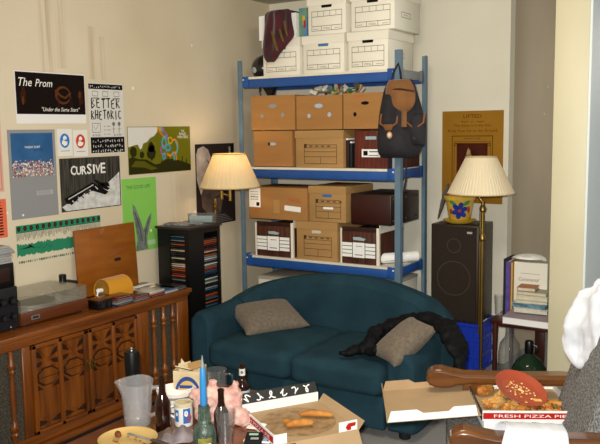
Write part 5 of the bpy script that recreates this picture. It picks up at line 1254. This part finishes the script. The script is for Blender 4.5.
b = MB(); Tt = Matrix.Translation((0, a, 0)) @ Matrix.Rotation(R(-38), 4, 'X'); b.add([(-a, 0, .001), (a, 0, .001), (a, 0, WH), (-a, 0, WH), (-a, .003, .001), (a, .003, .001), (a, .003, WH), (-a, .003, WH)], [(0, 1, 2, 3), (5, 4, 7, 6), (3, 2, 6, 7), (1, 5, 6, 2), (4, 0, 3, 7), (0, 4, 5, 1)], M_CARDIN, Tt); b.build('back_wall', pz)
b = MB(); b.bb(a-.003, a, a-.085, a-.005, .003, WH, M_WHITE)
Tc = Matrix(((0, 0, 1, a), (1, 0, 0, a-.045), (0, 1, 0, 0), (0, 0, 0, 1))); b.poly([(-.005, .006), (.012, .006), (.012, .018), (.03, .020), (.034, .034), (.0, .034), (-.012, .02)], .0008, M_RP, Tc); b.build('corner_tab', pz)
b = MB(); Tl = Matrix.Translation((a, 0, .002)) @ Matrix.Rotation(R(58), 4, 'Y'); b.prism([(0, -a), (.33, -a), (.33, a), (0, a)], -.003, 0, M_CARDIN, Tl); b.build('lid', pz)
M_CRUST = mat('baked_crust', 'c88d3e', .7, color2='a3621f', scale=22, bump=.4, bscale=60)
M_CRUST2 = mat('pale_dough', 'dcb472', .7, color2='c08a3c', scale=30, bump=.4, bscale=60)
def crust(lab, loc, ln, rz, r=.016, m=None):
    b = MB(); b.tube([(-ln/2, 0, r*.8), (-ln*.25, .006, r*1.1), (0, .008, r), (ln*.25, .006, r*1.1), (ln/2, 0, r*.8)], [r*.6, r*1.1, r, r*1.1, r*.6], m or M_CRUST, n=12, flat=.8)
    tag(b.build('pizza_crust', loc=loc, rot=(0, 0, rz), sub=1, disp=.006, dscale=.02), lab, 'pizza crust', 'pizza crusts left in the box')
q = at(316, 419, z=TZ0); crust('golden pizza crust lying farthest right in the coffee-table box', (q.x, q.y, TZ0+.004), .145, R(28))
q = at(300, 429, z=TZ0); crust('golden pizza crust nearest the front wall of the coffee-table box', (q.x, q.y, TZ0+.004), .12, R(45), .018)
q = at(287, 427, z=TZ0); crust('short burnt pizza crust end at the left of the coffee-table box', (q.x, q.y, TZ0+.004), .05, R(-20), .013)
# --- plate with knife
q = at(128, 442, z=TZ0); plt = thing('plate', 'tan plate smeared with red sauce at the coffee table\'s near corner', 'plate', (q.x, q.y, TZ0))
b = MB(); b.shell([(.06, 0), (.09, .006), (.110, .016), (.112, .018)], .003, mat('tan_plate', 'cfae6c', .5, var=.1, scale=10), n=40); b.build('plate_body', plt)
b = MB(); sm_ = mat('tomato_smear', '8a3d18', .5)
for i in range(16):
    an = random.uniform(0, 6.28); rr_ = random.uniform(.02, .085); b.disc(rr_*math.cos(an), rr_*math.sin(an), random.uniform(.003, .010), random.uniform(.003, .007), .0034+.012*max(0, (rr_-.055)/.05), sm_, n=8, jit=.3)
sv = b.build('sauce_smears', plt, smooth=False); sv['kind'] = 'stuff'
b = MB(); b.box((0, 0, .003), (.13, .014, .0025), M_SILV, bev=.001); b.box((-.10, 0, .005), (.085, .016, .008), mat('knife_handle', '4a4038', .4), bev=.003)
tag(b.build('table_knife', loc=(q.x+.045, q.y+.02, TZ0+.0195), rot=(0, 0, R(-2+180))), 'table knife resting across the sauce-smeared plate', 'knife')
q = at(118, 437, z=TZ0+.01); b = MB(); b.rows([(-.03, -.005, .005), (-.015, -.013, .012), (.01, -.012, .013), (.03, -.004, .006)], mat('crust_scrap_brown', '8a4a20', .8, color2='5c2a12', scale=30), M=8, thick=.012)
tag(b.build('pizza_crust', loc=(q.x, q.y, TZ0+.0195), rot=(0, 0, .9)), 'dark crust scrap on the tan plate left of the knife', 'pizza crust')
# --- pitcher
cr = Vector((math.cos(YAW), math.sin(YAW), 0))      # direction of image right on the table plane
q = at(138, 424, z=TZ0); ph = thing('pitcher', 'frosted clear plastic pitcher with handle on the coffee table', 'pitcher', (q.x, q.y, TZ0), YAW)
M_FROST = thin_glass('frosted_plastic', 'd9dade', .03, .35, .15, .2)
b = MB(); b.shell([(.050, 0), (.053, .01), (.060, .12), (.066, .165), (.068, .175)], .003, M_FROST, n=40); 
b.v = [Vector((v.x*(1+.28*max(0, -v.x/.066)**3*max(0, (v.z-.13)/.045)), v.y*(1-.2*max(0, -v.x/.066)*max(0, (v.z-.13)/.045)), v.z+.008*max(0, v.y/.06)*max(0, (v.z-.13)/.045))) for v in b.v]; b.build('pitcher_body', ph)
b = MB(); b.tube([(.058, 0, .150), (.085, 0, .152), (.104, 0, .135), (.106, 0, .09), (.092, 0, .05), (.052, 0, .035)], [.009, .009, .010, .010, .009, .008], M_FROST, n=12); b.build('handle', ph)
b = MB(); b.tube([(.066*math.cos(a*2*PI/40), .066*math.sin(a*2*PI/40), .118) for a in range(41)], .0015, mat('pitcher_mark', 'b8b8bd', .4), n=6, caps=False); 
# --- bottles
def bottle(name, label, px, py, h, rr_, m, cap=None, lab=None, cat='bottle', lc='d9d4c4', neck_lab=None, group=None):
    q = at(px, py, z=TZ0); t = thing(name, label, cat, (q.x, q.y, TZ0), YAW, group)
    b = MB(); b.shell([(rr_*.92, 0), (rr_, .006), (rr_, h*.50), (rr_*.93, h*.57), (rr_*.55, h*.67), (rr_*.42, h*.75), (rr_*.38, h*.96), (rr_*.44, h*.965), (rr_*.44, h)], .0025, m, n=32); b.build('bottle_body', t)
    if neck_lab: b = MB(); b.lathe([(rr_*.45, h*.78), (rr_*.44, h*.93)], mat('neck_label_'+neck_lab, neck_lab, .4), n=24); b.ell((0, -rr_*.44, h*.86), (.006, .001, .007), mat('label_blue_spot', '3f6fae')); b.build('neck_label', t)
    if lab: b = MB(); b.lathe([(rr_+.0008, h*.15), (rr_+.0008, h*.46)], mat('label_'+lab, lab, .5), n=32); b.build('paper_label', t)
    if cap: b = MB(); b.lathe([(rr_*.5, h-.012), (rr_*.5, h+.002), (0, h+.003)], cap, n=20); b.build('cap', t)
    return t
bottle('beer_bottle', 'brown beer bottle standing right of the frosted pitcher', 163.5, 431, .218, .030, M_AMBER)
bottle('beer_bottle', 'brown beer bottle behind the empty pint glass', 222, 440, .20, .029, M_AMBER)
bottle('beer_bottle', 'dark beer bottle with cream neck label beside the pizza box', 243, 409, .190, .030, M_AMBER, lab='a9b4c2', neck_lab='d6cfb8')
# slim black grinder
q = at(134, 409, z=TZ0); t = thing('pepper_mill', 'tall slim black cylinder with steel knob behind the pitcher', 'pepper mill', (q.x, q.y, TZ0))
MB().lathe([(.031, 0), (.032, .01), (.029, .09), (.030, .18), (.031, .245), (.028, .252), (0, .253)], mat('gloss_black', '060607', .45, spec=.3), n=32).build('mill_body', t)
MB().lathe([(.006, .253), (.004, .258), (.006, .264), (.004, .268), (0, .269)], M_SILV, n=16).build('knob', t)
# bowl / tray, mug
q = at(177, 409, z=TZ0); b = MB(); b.shell([(.045, 0), (.048, .02), (.055, .055), (.082, .075), (.084, .088)], .003, mat('white_bowl_plastic', 'e4dfd8', .5), n=40)
tag(b.build('bowl', loc=(q.x, q.y, TZ0)), 'white wide-rimmed bowl behind the picture mug', 'bowl')
q = at(184, 424, z=TZ0); t = thing('mug', 'white mug printed with blue and red figures before the bowl', 'mug', (q.x, q.y, TZ0), YAW)
M_MUG = mat('mug_ceramic', 'e3e2dc', .3, coat=.4); b = MB(); b.shell([(.036, 0), (.037, .004), (.037, .092)], .004, M_MUG, n=40); b.build('mug_body', t)
b = MB(); b.tube([(-.034, .004, .075), (-.058, .004, .070), (-.06, .004, .04), (-.035, .004, .025)], .005, M_MUG, n=10); b.build('handle', t)
b = MB()
def on_cyl(b, r, a0, z0, rx, rz, m, n=16, sq=False):
    pts = [(rx*math.cos(2*PI*k/n), rz*math.sin(2*PI*k/n)) for k in range(n)] if not sq else [(-rx+2*rx*k/6, -rz) for k in range(7)]+[(rx-2*rx*k/6, rz) for k in range(7)]
    b.add([(r*math.cos(a0+u/r), r*math.sin(a0+u/r), z0+v) for u, v in pts], [tuple(range(len(pts)))], m)
mb_ = mat('mug_blue', '2f6cb0', .35); mr_ = mat('mug_red', 'c2392a', .35)
on_cyl(b, .0376, R(-60), .045, .016, .030, mb_, sq=True); on_cyl(b, .0382, R(-45), .035, .011, .014, mr_); on_cyl(b, .0380, R(-66), .055, .008, .012, M_MUG); on_cyl(b, .0376, R(-128), .045, .010, .024, mb_, sq=True); on_cyl(b, .038, R(-126), .052, .005, .008, M_MUG)
b.lathe([(.0374, .078), (.0374, .0915)], mat('mug_rim_cream', 'cdbf9a', .5), n=40); b.build('printed_figures', t, smooth=False)
# beer carton
q = at(192, 402, z=TZ0); t = thing('bottle_carrier', 'torn cardboard bottle carrier with blue and gold print behind the bowl', 'carton', (q.x-.015, q.y+.01, TZ0), R(24))
M_CC = mat('carrier_cream', 'd9c9a6', .7, color2='c5b087', scale=12)
b = MB(); w_, d_, h_ = .125, .085, .145
b.bb(-w_/2, w_/2, -d_/2, -d_/2+.003, 0, h_, M_CC); b.bb(-w_/2, w_/2, d_/2-.003, d_/2, 0, h_+.008, M_CC); b.bb(-w_/2, -w_/2+.003, -d_/2+.003, d_/2-.003, 0, h_, M_CC); b.bb(w_/2-.003, w_/2, -d_/2+.003, d_/2-.003, 0, h_, M_CC); b.bb(-w_/2, w_/2, -d_/2, d_/2, -.0, .003, M_CC)
b.box((-.02, -.02, h_+.006), (.07, .05, .003), M_CC, rot=(R(-25), R(10), 0)); b.box((.02, .01, h_+.012), (.06, .05, .003), M_CARD2, rot=(R(20), R(-12), .3)); b.prism([(-.055, h_), (-.05, h_+.03), (-.035, h_+.012), (-.01, h_+.02), (.0, h_)], -.002, .001, M_CC, Matrix(((1, 0, 0, 0), (0, 0, -1, d_/2), (0, 1, 0, 0), (0, 0, 0, 1)))); b.build('carton_body', t)
F = Matrix(((1, 0, 0, 0), (0, 0, -1, -d_/2), (0, 1, 0, 0), (0, 0, 0, 1)))
b = MB(); nb = mat('carrier_navy', '1d3f86'); gd_ = mat('carrier_gold', 'c7a862', .5)
b.poly([(.057*math.cos(PI*k/16), .040+.082*math.sin(PI*k/16)) for k in range(17)], .0008, nb, F); b.poly([(.045*math.cos(PI*k/16), .044+.060*math.sin(PI*k/16)) for k in range(17)], .0014, gd_, F)
b.quad(-.035, .035, .070, .084, .002, nb, F); b.quad(-.05, .05, .034, .042, .0014, nb, F); b.text('Premium', 0, .008, 0, nb, .0014, width=.085, height=.018, T=F, align='c'); b.build('printed_front', t, smooth=False)
# glass mug behind, pint glass
q = at(217, 403, z=TZ0); t = thing('glass_mug', 'large clear glass mug behind the pink tissue', 'glass', (q.x, q.y, TZ0), YAW)
MB().shell([(.036, 0), (.040, .01), (.046, .09), (.044, .135), (.046, .15)], .003, M_GLASS, n=36).build('glass_body', t)
MB().tube([(.040, .0, .13), (.068, 0, .125), (.072, 0, .08), (.042, 0, .045)], .005, M_GLASS, n=10).build('handle', t)
q = at(226, 449, z=TZ0); t = thing('pint_glass', 'empty clear pint glass at the front of the coffee table', 'glass', (q.x, q.y, TZ0))
MB().shell([(.025, 0), (.026, .01), (.036, .15)], .0025, M_GLASS, n=36).build('glass_body', t)
# candle bottle
q = at(205, 452, z=TZ0); t = thing('wine_bottle', 'wax-dripped green bottle with white label holding a blue candle', 'bottle', (q.x, q.y, TZ0), YAW)
M_WAX = mat('waxy_green_glass', '4f6256', .35, color2='2a3a32', scale=40, bump=.6, bscale=50, coat=.3)
MB().lathe([(.040, 0), (.043, .01), (.043, .075), (.036, .098), (.020, .115), (.0165, .13), (.016, .175), (.012, .178)], M_WAX, n=32).build('bottle_body', t)
b = MB(); 
for k in range(12): a_ = k*.55; ln = random.uniform(.03, .08); r_ = .017; b.tube([(r_*math.cos(a_), r_*math.sin(a_), .178), (r_*math.cos(a_), r_*math.sin(a_), .178-ln*.5), ((r_+.004)*math.cos(a_), (r_+.004)*math.sin(a_), .178-ln)], [.003, .003, .0045], M_WAX, n=8)
b.build('wax_drips', t)
b = MB(); on_cyl(b, .0436, R(-80), .042, .026, .026, mat('yellow_green_label', '8a8a3a', .6, color2='6d5f2a', scale=30), sq=True); on_cyl(b, .0442, R(-72), .036, .015, .012, M_WHITE, sq=True); on_cyl(b, .0446, R(-80), .038, .003, .008, M_INK, sq=True); on_cyl(b, .0446, R(-69), .036, .003, .008, M_INK, sq=True); b.build('paper_label', t, smooth=False)
M_CANB = mat('blue_candle_wax', '2f86c8', .45, sss=.1)
cnd = thing('taper_candle', 'blue taper candle with pale burnt tip standing in the bottle', 'candle', (q.x, q.y, TZ0+.178), 0)
MB().lathe([(.011, 0), (.0125, .004), (.0115, .10), (.0095, .135), (.006, .142), (0, .143)], M_CANB, n=20).build('candle_body', cnd)
MB().lathe([(.006, .141), (.005, .155), (.0015, .185), (0, .186)], mat('translucent_wax_tip', '9fb0b8', .4, trans=.3), n=12).build('wick', cnd)
# pink tissue
q = at(223, 424, z=TZ0); t = thing('tissue_paper', 'crumpled pink tissue paper with two upright peaks between the bottles', 'tissue', (q.x, q.y, TZ0), YAW)
M_PINK = mat('pink_tissue', 'dfc0b2', .85, color2='c48f86', scale=28, bump=.3, bscale=40)
b = MB(); 
b.rows([(0, -.10, .06), (.03, -.105, .085), (.07, -.11, .085), (.11, -.12, .08), (.135, -.115, .055), (.15, -.10, .02)], M_PINK, M=20, thick=.04, fold=.03, back=.8, freq=2.2, T=Matrix(((1, 0, 0, 0), (0, 0, -1, 0), (0, 1, 0, 0), (0, 0, 0, 1))))
b.tube([(-.035, 0, .08), (-.045, 0, .13), (-.04, 0, .165), (-.035, 0, .185)], [.03, .024, .022, .018], M_PINK, n=12, flat=.8); b.tube([(.05, 0, .06), (.055, 0, .11), (.05, 0, .15), (.06, 0, .172)], [.036, .030, .024, .018], M_PINK, n=12, flat=.8)
b.tube([(-.11, 0, .12), (-.115, 0, .145)], [.02, .014], M_PINK, n=10)
b.ell((.085, -.01, .03), (.03, .03, .035), M_PINK, jit=.4)
b.build('tissue_body', t, remesh=.008, smoothit=2, disp=.028, dscale=.026)
# grey napkins, papers
q = at(178, 438, z=TZ0); b = MB(); b.rows([(-.06, -.045, .05), (-.03, -.065, .065), (.01, -.06, .07), (.045, -.04, .075), (.065, -.01, .06)], mat('grey_plastic_film', '9a8f93', .35, color2='7b7176', scale=14), M=16, thick=.02, fold=.03, back=0, freq=4)
tag(b.build('food_wrapper', loc=(q.x, q.y, TZ0+.004), rot=(0, 0, .7)), 'crumpled grey plastic wrapper between the plate and candle bottle', 'wrapper')
q = at(197, 437, z=TZ0); 
q = at(165, 436, z=TZ0); b = MB(); b.rows([(-.03, -.04, .03), (0, -.05, .045), (.03, -.03, .04)], mat('brown_napkin', '6f5a4c', .8, color2='4d3b30', scale=14), M=12, thick=.022, fold=.02, back=0, freq=4)
tag(b.build('napkin', loc=(q.x, q.y, TZ0+.003), rot=(0, 0, 1.2)), 'small brown crumpled napkin beside the plate rim', 'napkin')
q = at(254, 441, z=TZ0); b = MB(); b.bb(-.032, .032, -.045, .045, 0, .018, mat('card_pack_black', '1c201f', .4), bev=.002); b.quad(-.02, .015, .01, .03, .0186, mat('card_pack_mint', 'a9cdb8')); b.quad(-.01, .02, -.03, -.01, .0186, mat('card_pack_silver', 'a9a9ad')); tag(b.build('card_pack', loc=(q.x, q.y, TZ0), rot=(0, 0, .5)), 'small black pack with mint square in front of the pizza box', 'pack')
q = at(265, 438, z=TZ0); b = MB(); b.bb(-.05, .05, -.035, .035, 0, .006, M_WHITE); b.quad(-.045, .045, -.03, .03, .0064, mat('leaflet_navy', '1d2c52')); b.quad(-.03, .02, -.015, .02, .007, mat('leaflet_orange', 'c0502a')); b.quad(.022, .04, -.03, .02, .007, mat('leaflet_sky', '8db4dd'))
tag(b.build('leaflet', loc=(q.x-.015, q.y-.02, TZ0), rot=(0, 0, .35)), 'navy and orange leaflet half under the red pizza-box wall', 'leaflet')
q = at(256, 427, z=TZ0); b = MB(); b.rows([(-.03, -.03, .02), (0, -.035, .035), (.03, -.02, .035)], M_WHITE, M=8, thick=.01, fold=.01, back=0)
tag(b.build('napkin', loc=(q.x, q.y, TZ0+.003), rot=(0, 0, .2)), 'small white folded napkin left of the pizza box\'s red wall', 'napkin')

# ================================================================ armchair
TH = R(22); ac = thing('armchair', 'wooden armchair with grey tweed seat and scrolled arms', 'armchair', (-.82, 2.86, 0), TH)
M_ARM = wood('varnished_armchair_oak', '74461c', '4c290e', rough=.28, st=(1.6, 14, 14), coat=.5)
b = MB(); cushion(b, -.27, .27, -.325, .245, .26, .425, M_TWEED, puff=.012, rnd=.03); b.build('seat', ac)
MB().bb(-.25, .25, -.315, .235, .10, .258, M_TWEED, bev=.008).build('seat_apron', ac)
bk = MB(); cushion(bk, -.065, .065, -.33, .25, 0, .60, M_TWEED, puff=.0, rnd=.04); bko = bk.build('backrest', ac, loc=(.215, 0, .40), rot=(0, R(17), 0))
def arm_profile():
    top = [(-.315, .532), (-.318, .552), (-.305, .575), (-.28, .588), (-.25, .588), (-.21, .578), (-.16, .570), (0, .572), (.20, .580), (.36, .575)]
    bot = [(.36, .530), (.20, .534), (0, .530), (-.14, .526), (-.19, .520), (-.215, .510), (-.245, .507), (-.28, .508), (-.305, .518)]
    return top+bot
for sgn in (1, -1):
    T_ = Matrix(((1, 0, 0, 0), (0, 0, -1, .29 if sgn > 0 else -.372), (0, 1, 0, 0), (0, 0, 0, 1)))
    b = MB(); b.prism([(x_+(-.035 if sgn > 0 else .05)*(x_ < -.1), z_) for x_, z_ in arm_profile()], -.042, .042, M_ARM, T_); a_ = b.build('armrest', ac, bev=.012, smooth=True, angle=50)
    b = MB(); b.prism([(-.20, 0.02), (-.165, 0.02), (-.15, .30), (-.135, .42), (-.12, .536), (-.20, .52), (-.205, .42), (-.21, .30)], -.02, .02, M_ARM, T_); b.build('front_post', ac, bev=.004)
    b = MB(); b.prism([(.30, 0.0), (.34, 0.0), (.31, .30), (.33, .545), (.28, .545), (.265, .30)], -.02, .02, M_ARM, T_); b.build('rear_leg', ac, bev=.004)
    b = MB(); b.prism([(-.165, .16), (.275, .16), (.275, .20), (-.165, .20)], -.012, .012, M_ARM, T_); b.build('side_rail', ac)
# pizza boxes on the chair
PS = .36; a = PS/2; A_ = at(482.5, 411.5, z=.512); RZ = R(29)
ux = Vector((math.cos(RZ), math.sin(RZ), 0)); uy = Vector((-math.sin(RZ), math.cos(RZ), 0)); ctr = A_+ux*a+uy*a
SZ = .44
t = thing('pizza_box', 'closed white pizza box underneath the open one on the armchair', 'pizza box', (ctr.x+.012, ctr.y+.0, SZ), RZ+.03)
b = MB(); b.bb(-a-.01, a+.01, -a+.01, a-.0, 0, .034, M_WHITE, bev=.002); b.build('box_body', t)
b = MB(); b.prism([(a+.01, .0), (a+.04, .0), (a+.01, .03)], a*.2, a*.9, M_CARDIN, Matrix(((1, 0, 0, 0), (0, 0, -1, 0), (0, 1, 0, 0), (0, 0, 0, 1)))); b.build('side_tab', t)
BZ = SZ+.036
t = thing('pizza_box', 'open pizza box holding breadsticks and pizza on the armchair seat', 'pizza box', (ctr.x, ctr.y, BZ), RZ)
b = MB(); b.bb(-a, a, -a, a, 0, .003, M_CARDIN); b.build('box_floor', t)
FL = Matrix(((1, 0, 0, 0), (0, 0, -1, -a-.003), (0, 1, 0, 0), (0, 0, 0, 1))); WH = .040
b = MB(); b.bb(-a, a, -a-.003, -a, 0, WH, M_WHITE); b.quad(-a+.002, a-.002, WH*.18, WH*.80, .0008, M_RP, FL); pizza_text(b, PS*.76, WH*.36, WH*.28, FL); b.build('front_wall', t)
b = MB(); b.bb(-a, a, a, a+.003, 0, WH, M_WHITE); b.build('back_wall', t)
b = MB(); b.bb(a, a+.003, -a, a, 0, WH*.8, M_WHITE); b.build('right_wall', t)
FS = Matrix(((0, 0, -1, -a-.003), (-1, 0, 0, 0), (0, 1, 0, 0), (0, 0, 0, 1)))
b = MB(); b.bb(-a-.003, -a, -a, a, 0, WH, M_SW); FI = Matrix(((0, 0, 1, -a), (1, 0, 0, 0), (0, 1, 0, 0), (0, 0, 0, 1)))
for i in range(9):
    for T_ in (FI, FS): b.stroke([(-a+.02+i*.036+.009*math.cos(k*.6+i), WH/2+.012*math.sin(k*.6)) for k in range(8)], .0035, .0008, M_WHITE, T_)
b.build('left_wall', t, smooth=False)
LW = .36; TLD = Matrix.Translation((-a-.004, 0, .022)) @ Matrix.Rotation(R(-5.0), 4, 'Y')
ld = MB(); ld.prism([(-LW, -a), (0, -a), (0, a), (-LW, a)], -.003, 0, M_CARDIN, TLD); ldo = ld.build('lid', t)
def flap(y, m_in):
    Tn = TLD @ Matrix(((1, 0, 0, 0), (0, 0, -1, y), (0, 1, 0, 0), (0, 0, 0, 1))); x0, x1 = -LW, -.012
    pts = [(x0, 0), (x1, 0), (x1-.006, .042), (x1-.09, .042), (x1-.11, .026), (x0+.14, .026), (x0+.115, .042), (x0+.016, .042)]
    b = MB(); b.prism(pts, -.0015, .0015, m_in, Tn); return b
flap(a, M_CARDIN).build('lid_back_flap', ldo); flap(-a, M_WHITE).build('lid_front_flap', ldo)
b = MB(); b.prism([(-LW-.003, -a), (-LW, -a), (-LW, a), (-LW-.003, a)], -.003, .035, M_CARDIN, TLD); b.build('lid_edge', ldo)
# food
def put(u, v, z=BZ+.004): p = ctr+ux*u+uy*v; return (p.x, p.y, z)
bs = [(-.12, .10, .5), (-.07, .03, .9), (-.11, -.05, .2), (-.03, .09, 1.4), (-.06, -.10, .6), (.0, -.03, .1), (-.01, -.12, 1.0), (.04, -.07, -.3)]
names_ = ['in the rear left corner', 'second along the patterned wall', 'against the patterned wall', 'at the rear beside the plate', 'in the front left corner', 'in the middle of the box', 'at the middle of the front wall', 'touching the pizza slices']
for i, (u, v, r_) in enumerate(bs):
    b = MB(); ln = random.uniform(.075, .10); 
    b.ell((0, 0, .022), (ln/2, .024, .021), M_CRUST2 if i % 3 else M_CRUST, jit=.5, js=7); b.ell((ln*.28, .004, .026), (.022, .02, .016), M_CRUST2, jit=.4); b.ell((-ln*.25, -.004, .020), (.022, .018, .018), M_CRUST, jit=.4)
    tag(b.build('breadstick', loc=put(u, v), rot=(0, 0, r_+RZ)), 'lumpy golden breadstick lying %s on the armchair' % names_[i], 'breadstick', 'breadsticks in the armchair pizza box')
M_TOP = mat('pizza_topping', 'b0622a', .6, color2='d8a352', scale=40, bump=.4)
for i, (u, v, r_, lb_) in enumerate(((.055, -.105, 1.5, 'pizza slice with green pepper at the middle of the front wall'), (.120, -.10, 1.7, 'pizza slice with dark toppings in the right front corner'))):
    t = thing('pizza_slice', lb_, 'pizza slice', put(u, v), r_+RZ, 'pizza slices in the armchair box')
    b = MB(); b.prism([(-.055, 0), (.04, -.038), (.052, 0), (.04, .038)], 0, .012, M_CRUST2); b.prism([(-.05, 0), (.038, -.034), (.038, .034)], .012, .020, M_TOP)
    b.build('slice_base', t); b = MB(); b.tube([(.036, -.042, .016), (.054, 0, .020), (.036, .042, .016)], [.012, .014, .012], M_CRUST, n=10); b.build('crust_edge', t)
    b = MB()
    for k in range(14): b.ell((random.uniform(-.02, .035), random.uniform(-.018, .018), .022), (.007, .005, .004), [mat('green_pepper', '4c6b24'), mat('red_sauce', 'a33a17'), mat('mushroom_brown', '4a3420')][k % 3], seg=8)
    b.build('toppings', t)
q = at(520, 386, z=.565); t = thing('plate', 'terracotta fluted plate with crumbs propped on the open pizza box', 'plate', (q.x, q.y, .545), (R(20), R(16), RZ))
b = MB(); M_TER = mat('terracotta_plastic', 'a84a2e', .45, var=.08, scale=8); n = 72; vs = []; prof = [(0.0005, 0), (.072, 0), (.080, .004), (.105, .014), (.107, .016), (.106, .018), (.079, .007), (.071, .003), (0.0005, .003)]
for r_, z in prof:
    for k in range(n): rr_ = r_*(1+(.008 if k % 2 else -.008)*(1 if r_ > .08 else 0)); vs.append((rr_*math.cos(2*PI*k/n), rr_*math.sin(2*PI*k/n), z+(.001 if k % 2 and r_ > .08 else 0)))
b.add(vs, [(i*n+k, i*n+(k+1) % n, (i+1)*n+(k+1) % n, (i+1)*n+k) for i in range(len(prof)-1) for k in range(n)], M_TER); b.build('plate_body', t)
b = MB()
for k in range(60):
    an = random.uniform(0, 6.28); rr_ = abs(random.gauss(0, .035)); b.ell((rr_*math.cos(an), rr_*.8*math.sin(an), .006), (random.uniform(.002, .006), random.uniform(.002, .005), .003), M_CRUST2 if k % 2 else mat('parmesan', 'e4cf9a', .8), seg=6)
cmb = b.build('crumbs', t); cmb['kind'] = 'stuff'
# white cloth over the chair back
def T2(o_, yy): return Matrix(((1, 0, 0, 0), (0, 0, -1, 0), (0, 1, 0, 0), (0, 0, 0, 1)))
YC = 3.00
o0 = at(590, 330, y=YC)
rws = [(281, 598, 640), (286, 590, 645), (295, 580, 648), (305, 573.5, 650), (315, 569, 650), (325, 565.5, 650), (335, 562.5, 650), (345, 561.5, 648), (352, 562, 640), (357, 565, 630), (362, 570, 610), (367, 576, 590)]
rws = [(z-o0.z, a_-o0.x, c_-o0.x) for z, a_, c_ in PX(rws, YC)][::-1]
b = MB(); b.rows(rws, M_CLOTH, M=30, thick=.05, fold=.06, freq=2.0, back=.6, pw=.55)
tag(b.build('white_cloth', loc=(o0.x, YC, o0.z), rot=(R(90), 0, 0), sub=1, disp=.045, dscale=.05), 'white cotton cloth bundled over the top of the armchair back', 'cloth')
# napkin over front arm
nk = MB(); vs = []; fs = []; sect = [(.052, .42), (.056, .50), (.052, .57), (.046, .596), (.0, .604), (-.046, .596), (-.052, .57), (-.058, .51), (-.064, .45), (-.066, .40)]
NX = 22
for i in range(NX+1):
    x = -.075+.185*i/NX
    for k, (y, z) in enumerate(sect):
        dn = abs(k-4)/5; wv = .012*noise.noise(Vector((x*18, k*.4, 3)))*dn; vs.append((x-.05*max(0, (k-4)/5)*(1-i/NX)-.085*max(0, (4-k)/4)*(1-.6*i/NX)+.02*dn*math.sin(i*.9), y+wv-.002*0, z+.003+(.010*math.sin(i*.8) if k in (0, len(sect)-1) else 0)))
W = len(sect)
for i in range(NX):
    for k in range(W-1): a_ = i*W+k; fs.append((a_, a_+1, a_+W+1, a_+W))
nk.add(vs, fs, M_CLOTH); T_ = Matrix.Translation((-.82, 2.86, 0)) @ Matrix.Rotation(TH, 4, 'Z') @ Matrix.Translation((0, -.372, 0))
o = nk.build('napkin', sub=1, disp=.012, dscale=.03); o.matrix_world = T_; mo = o.modifiers.new('solid', 'SOLIDIFY'); mo.thickness = .003; mo.offset = 1
tag(o, 'white cloth napkin draped over the armchair\'s nearer wooden arm', 'napkin')
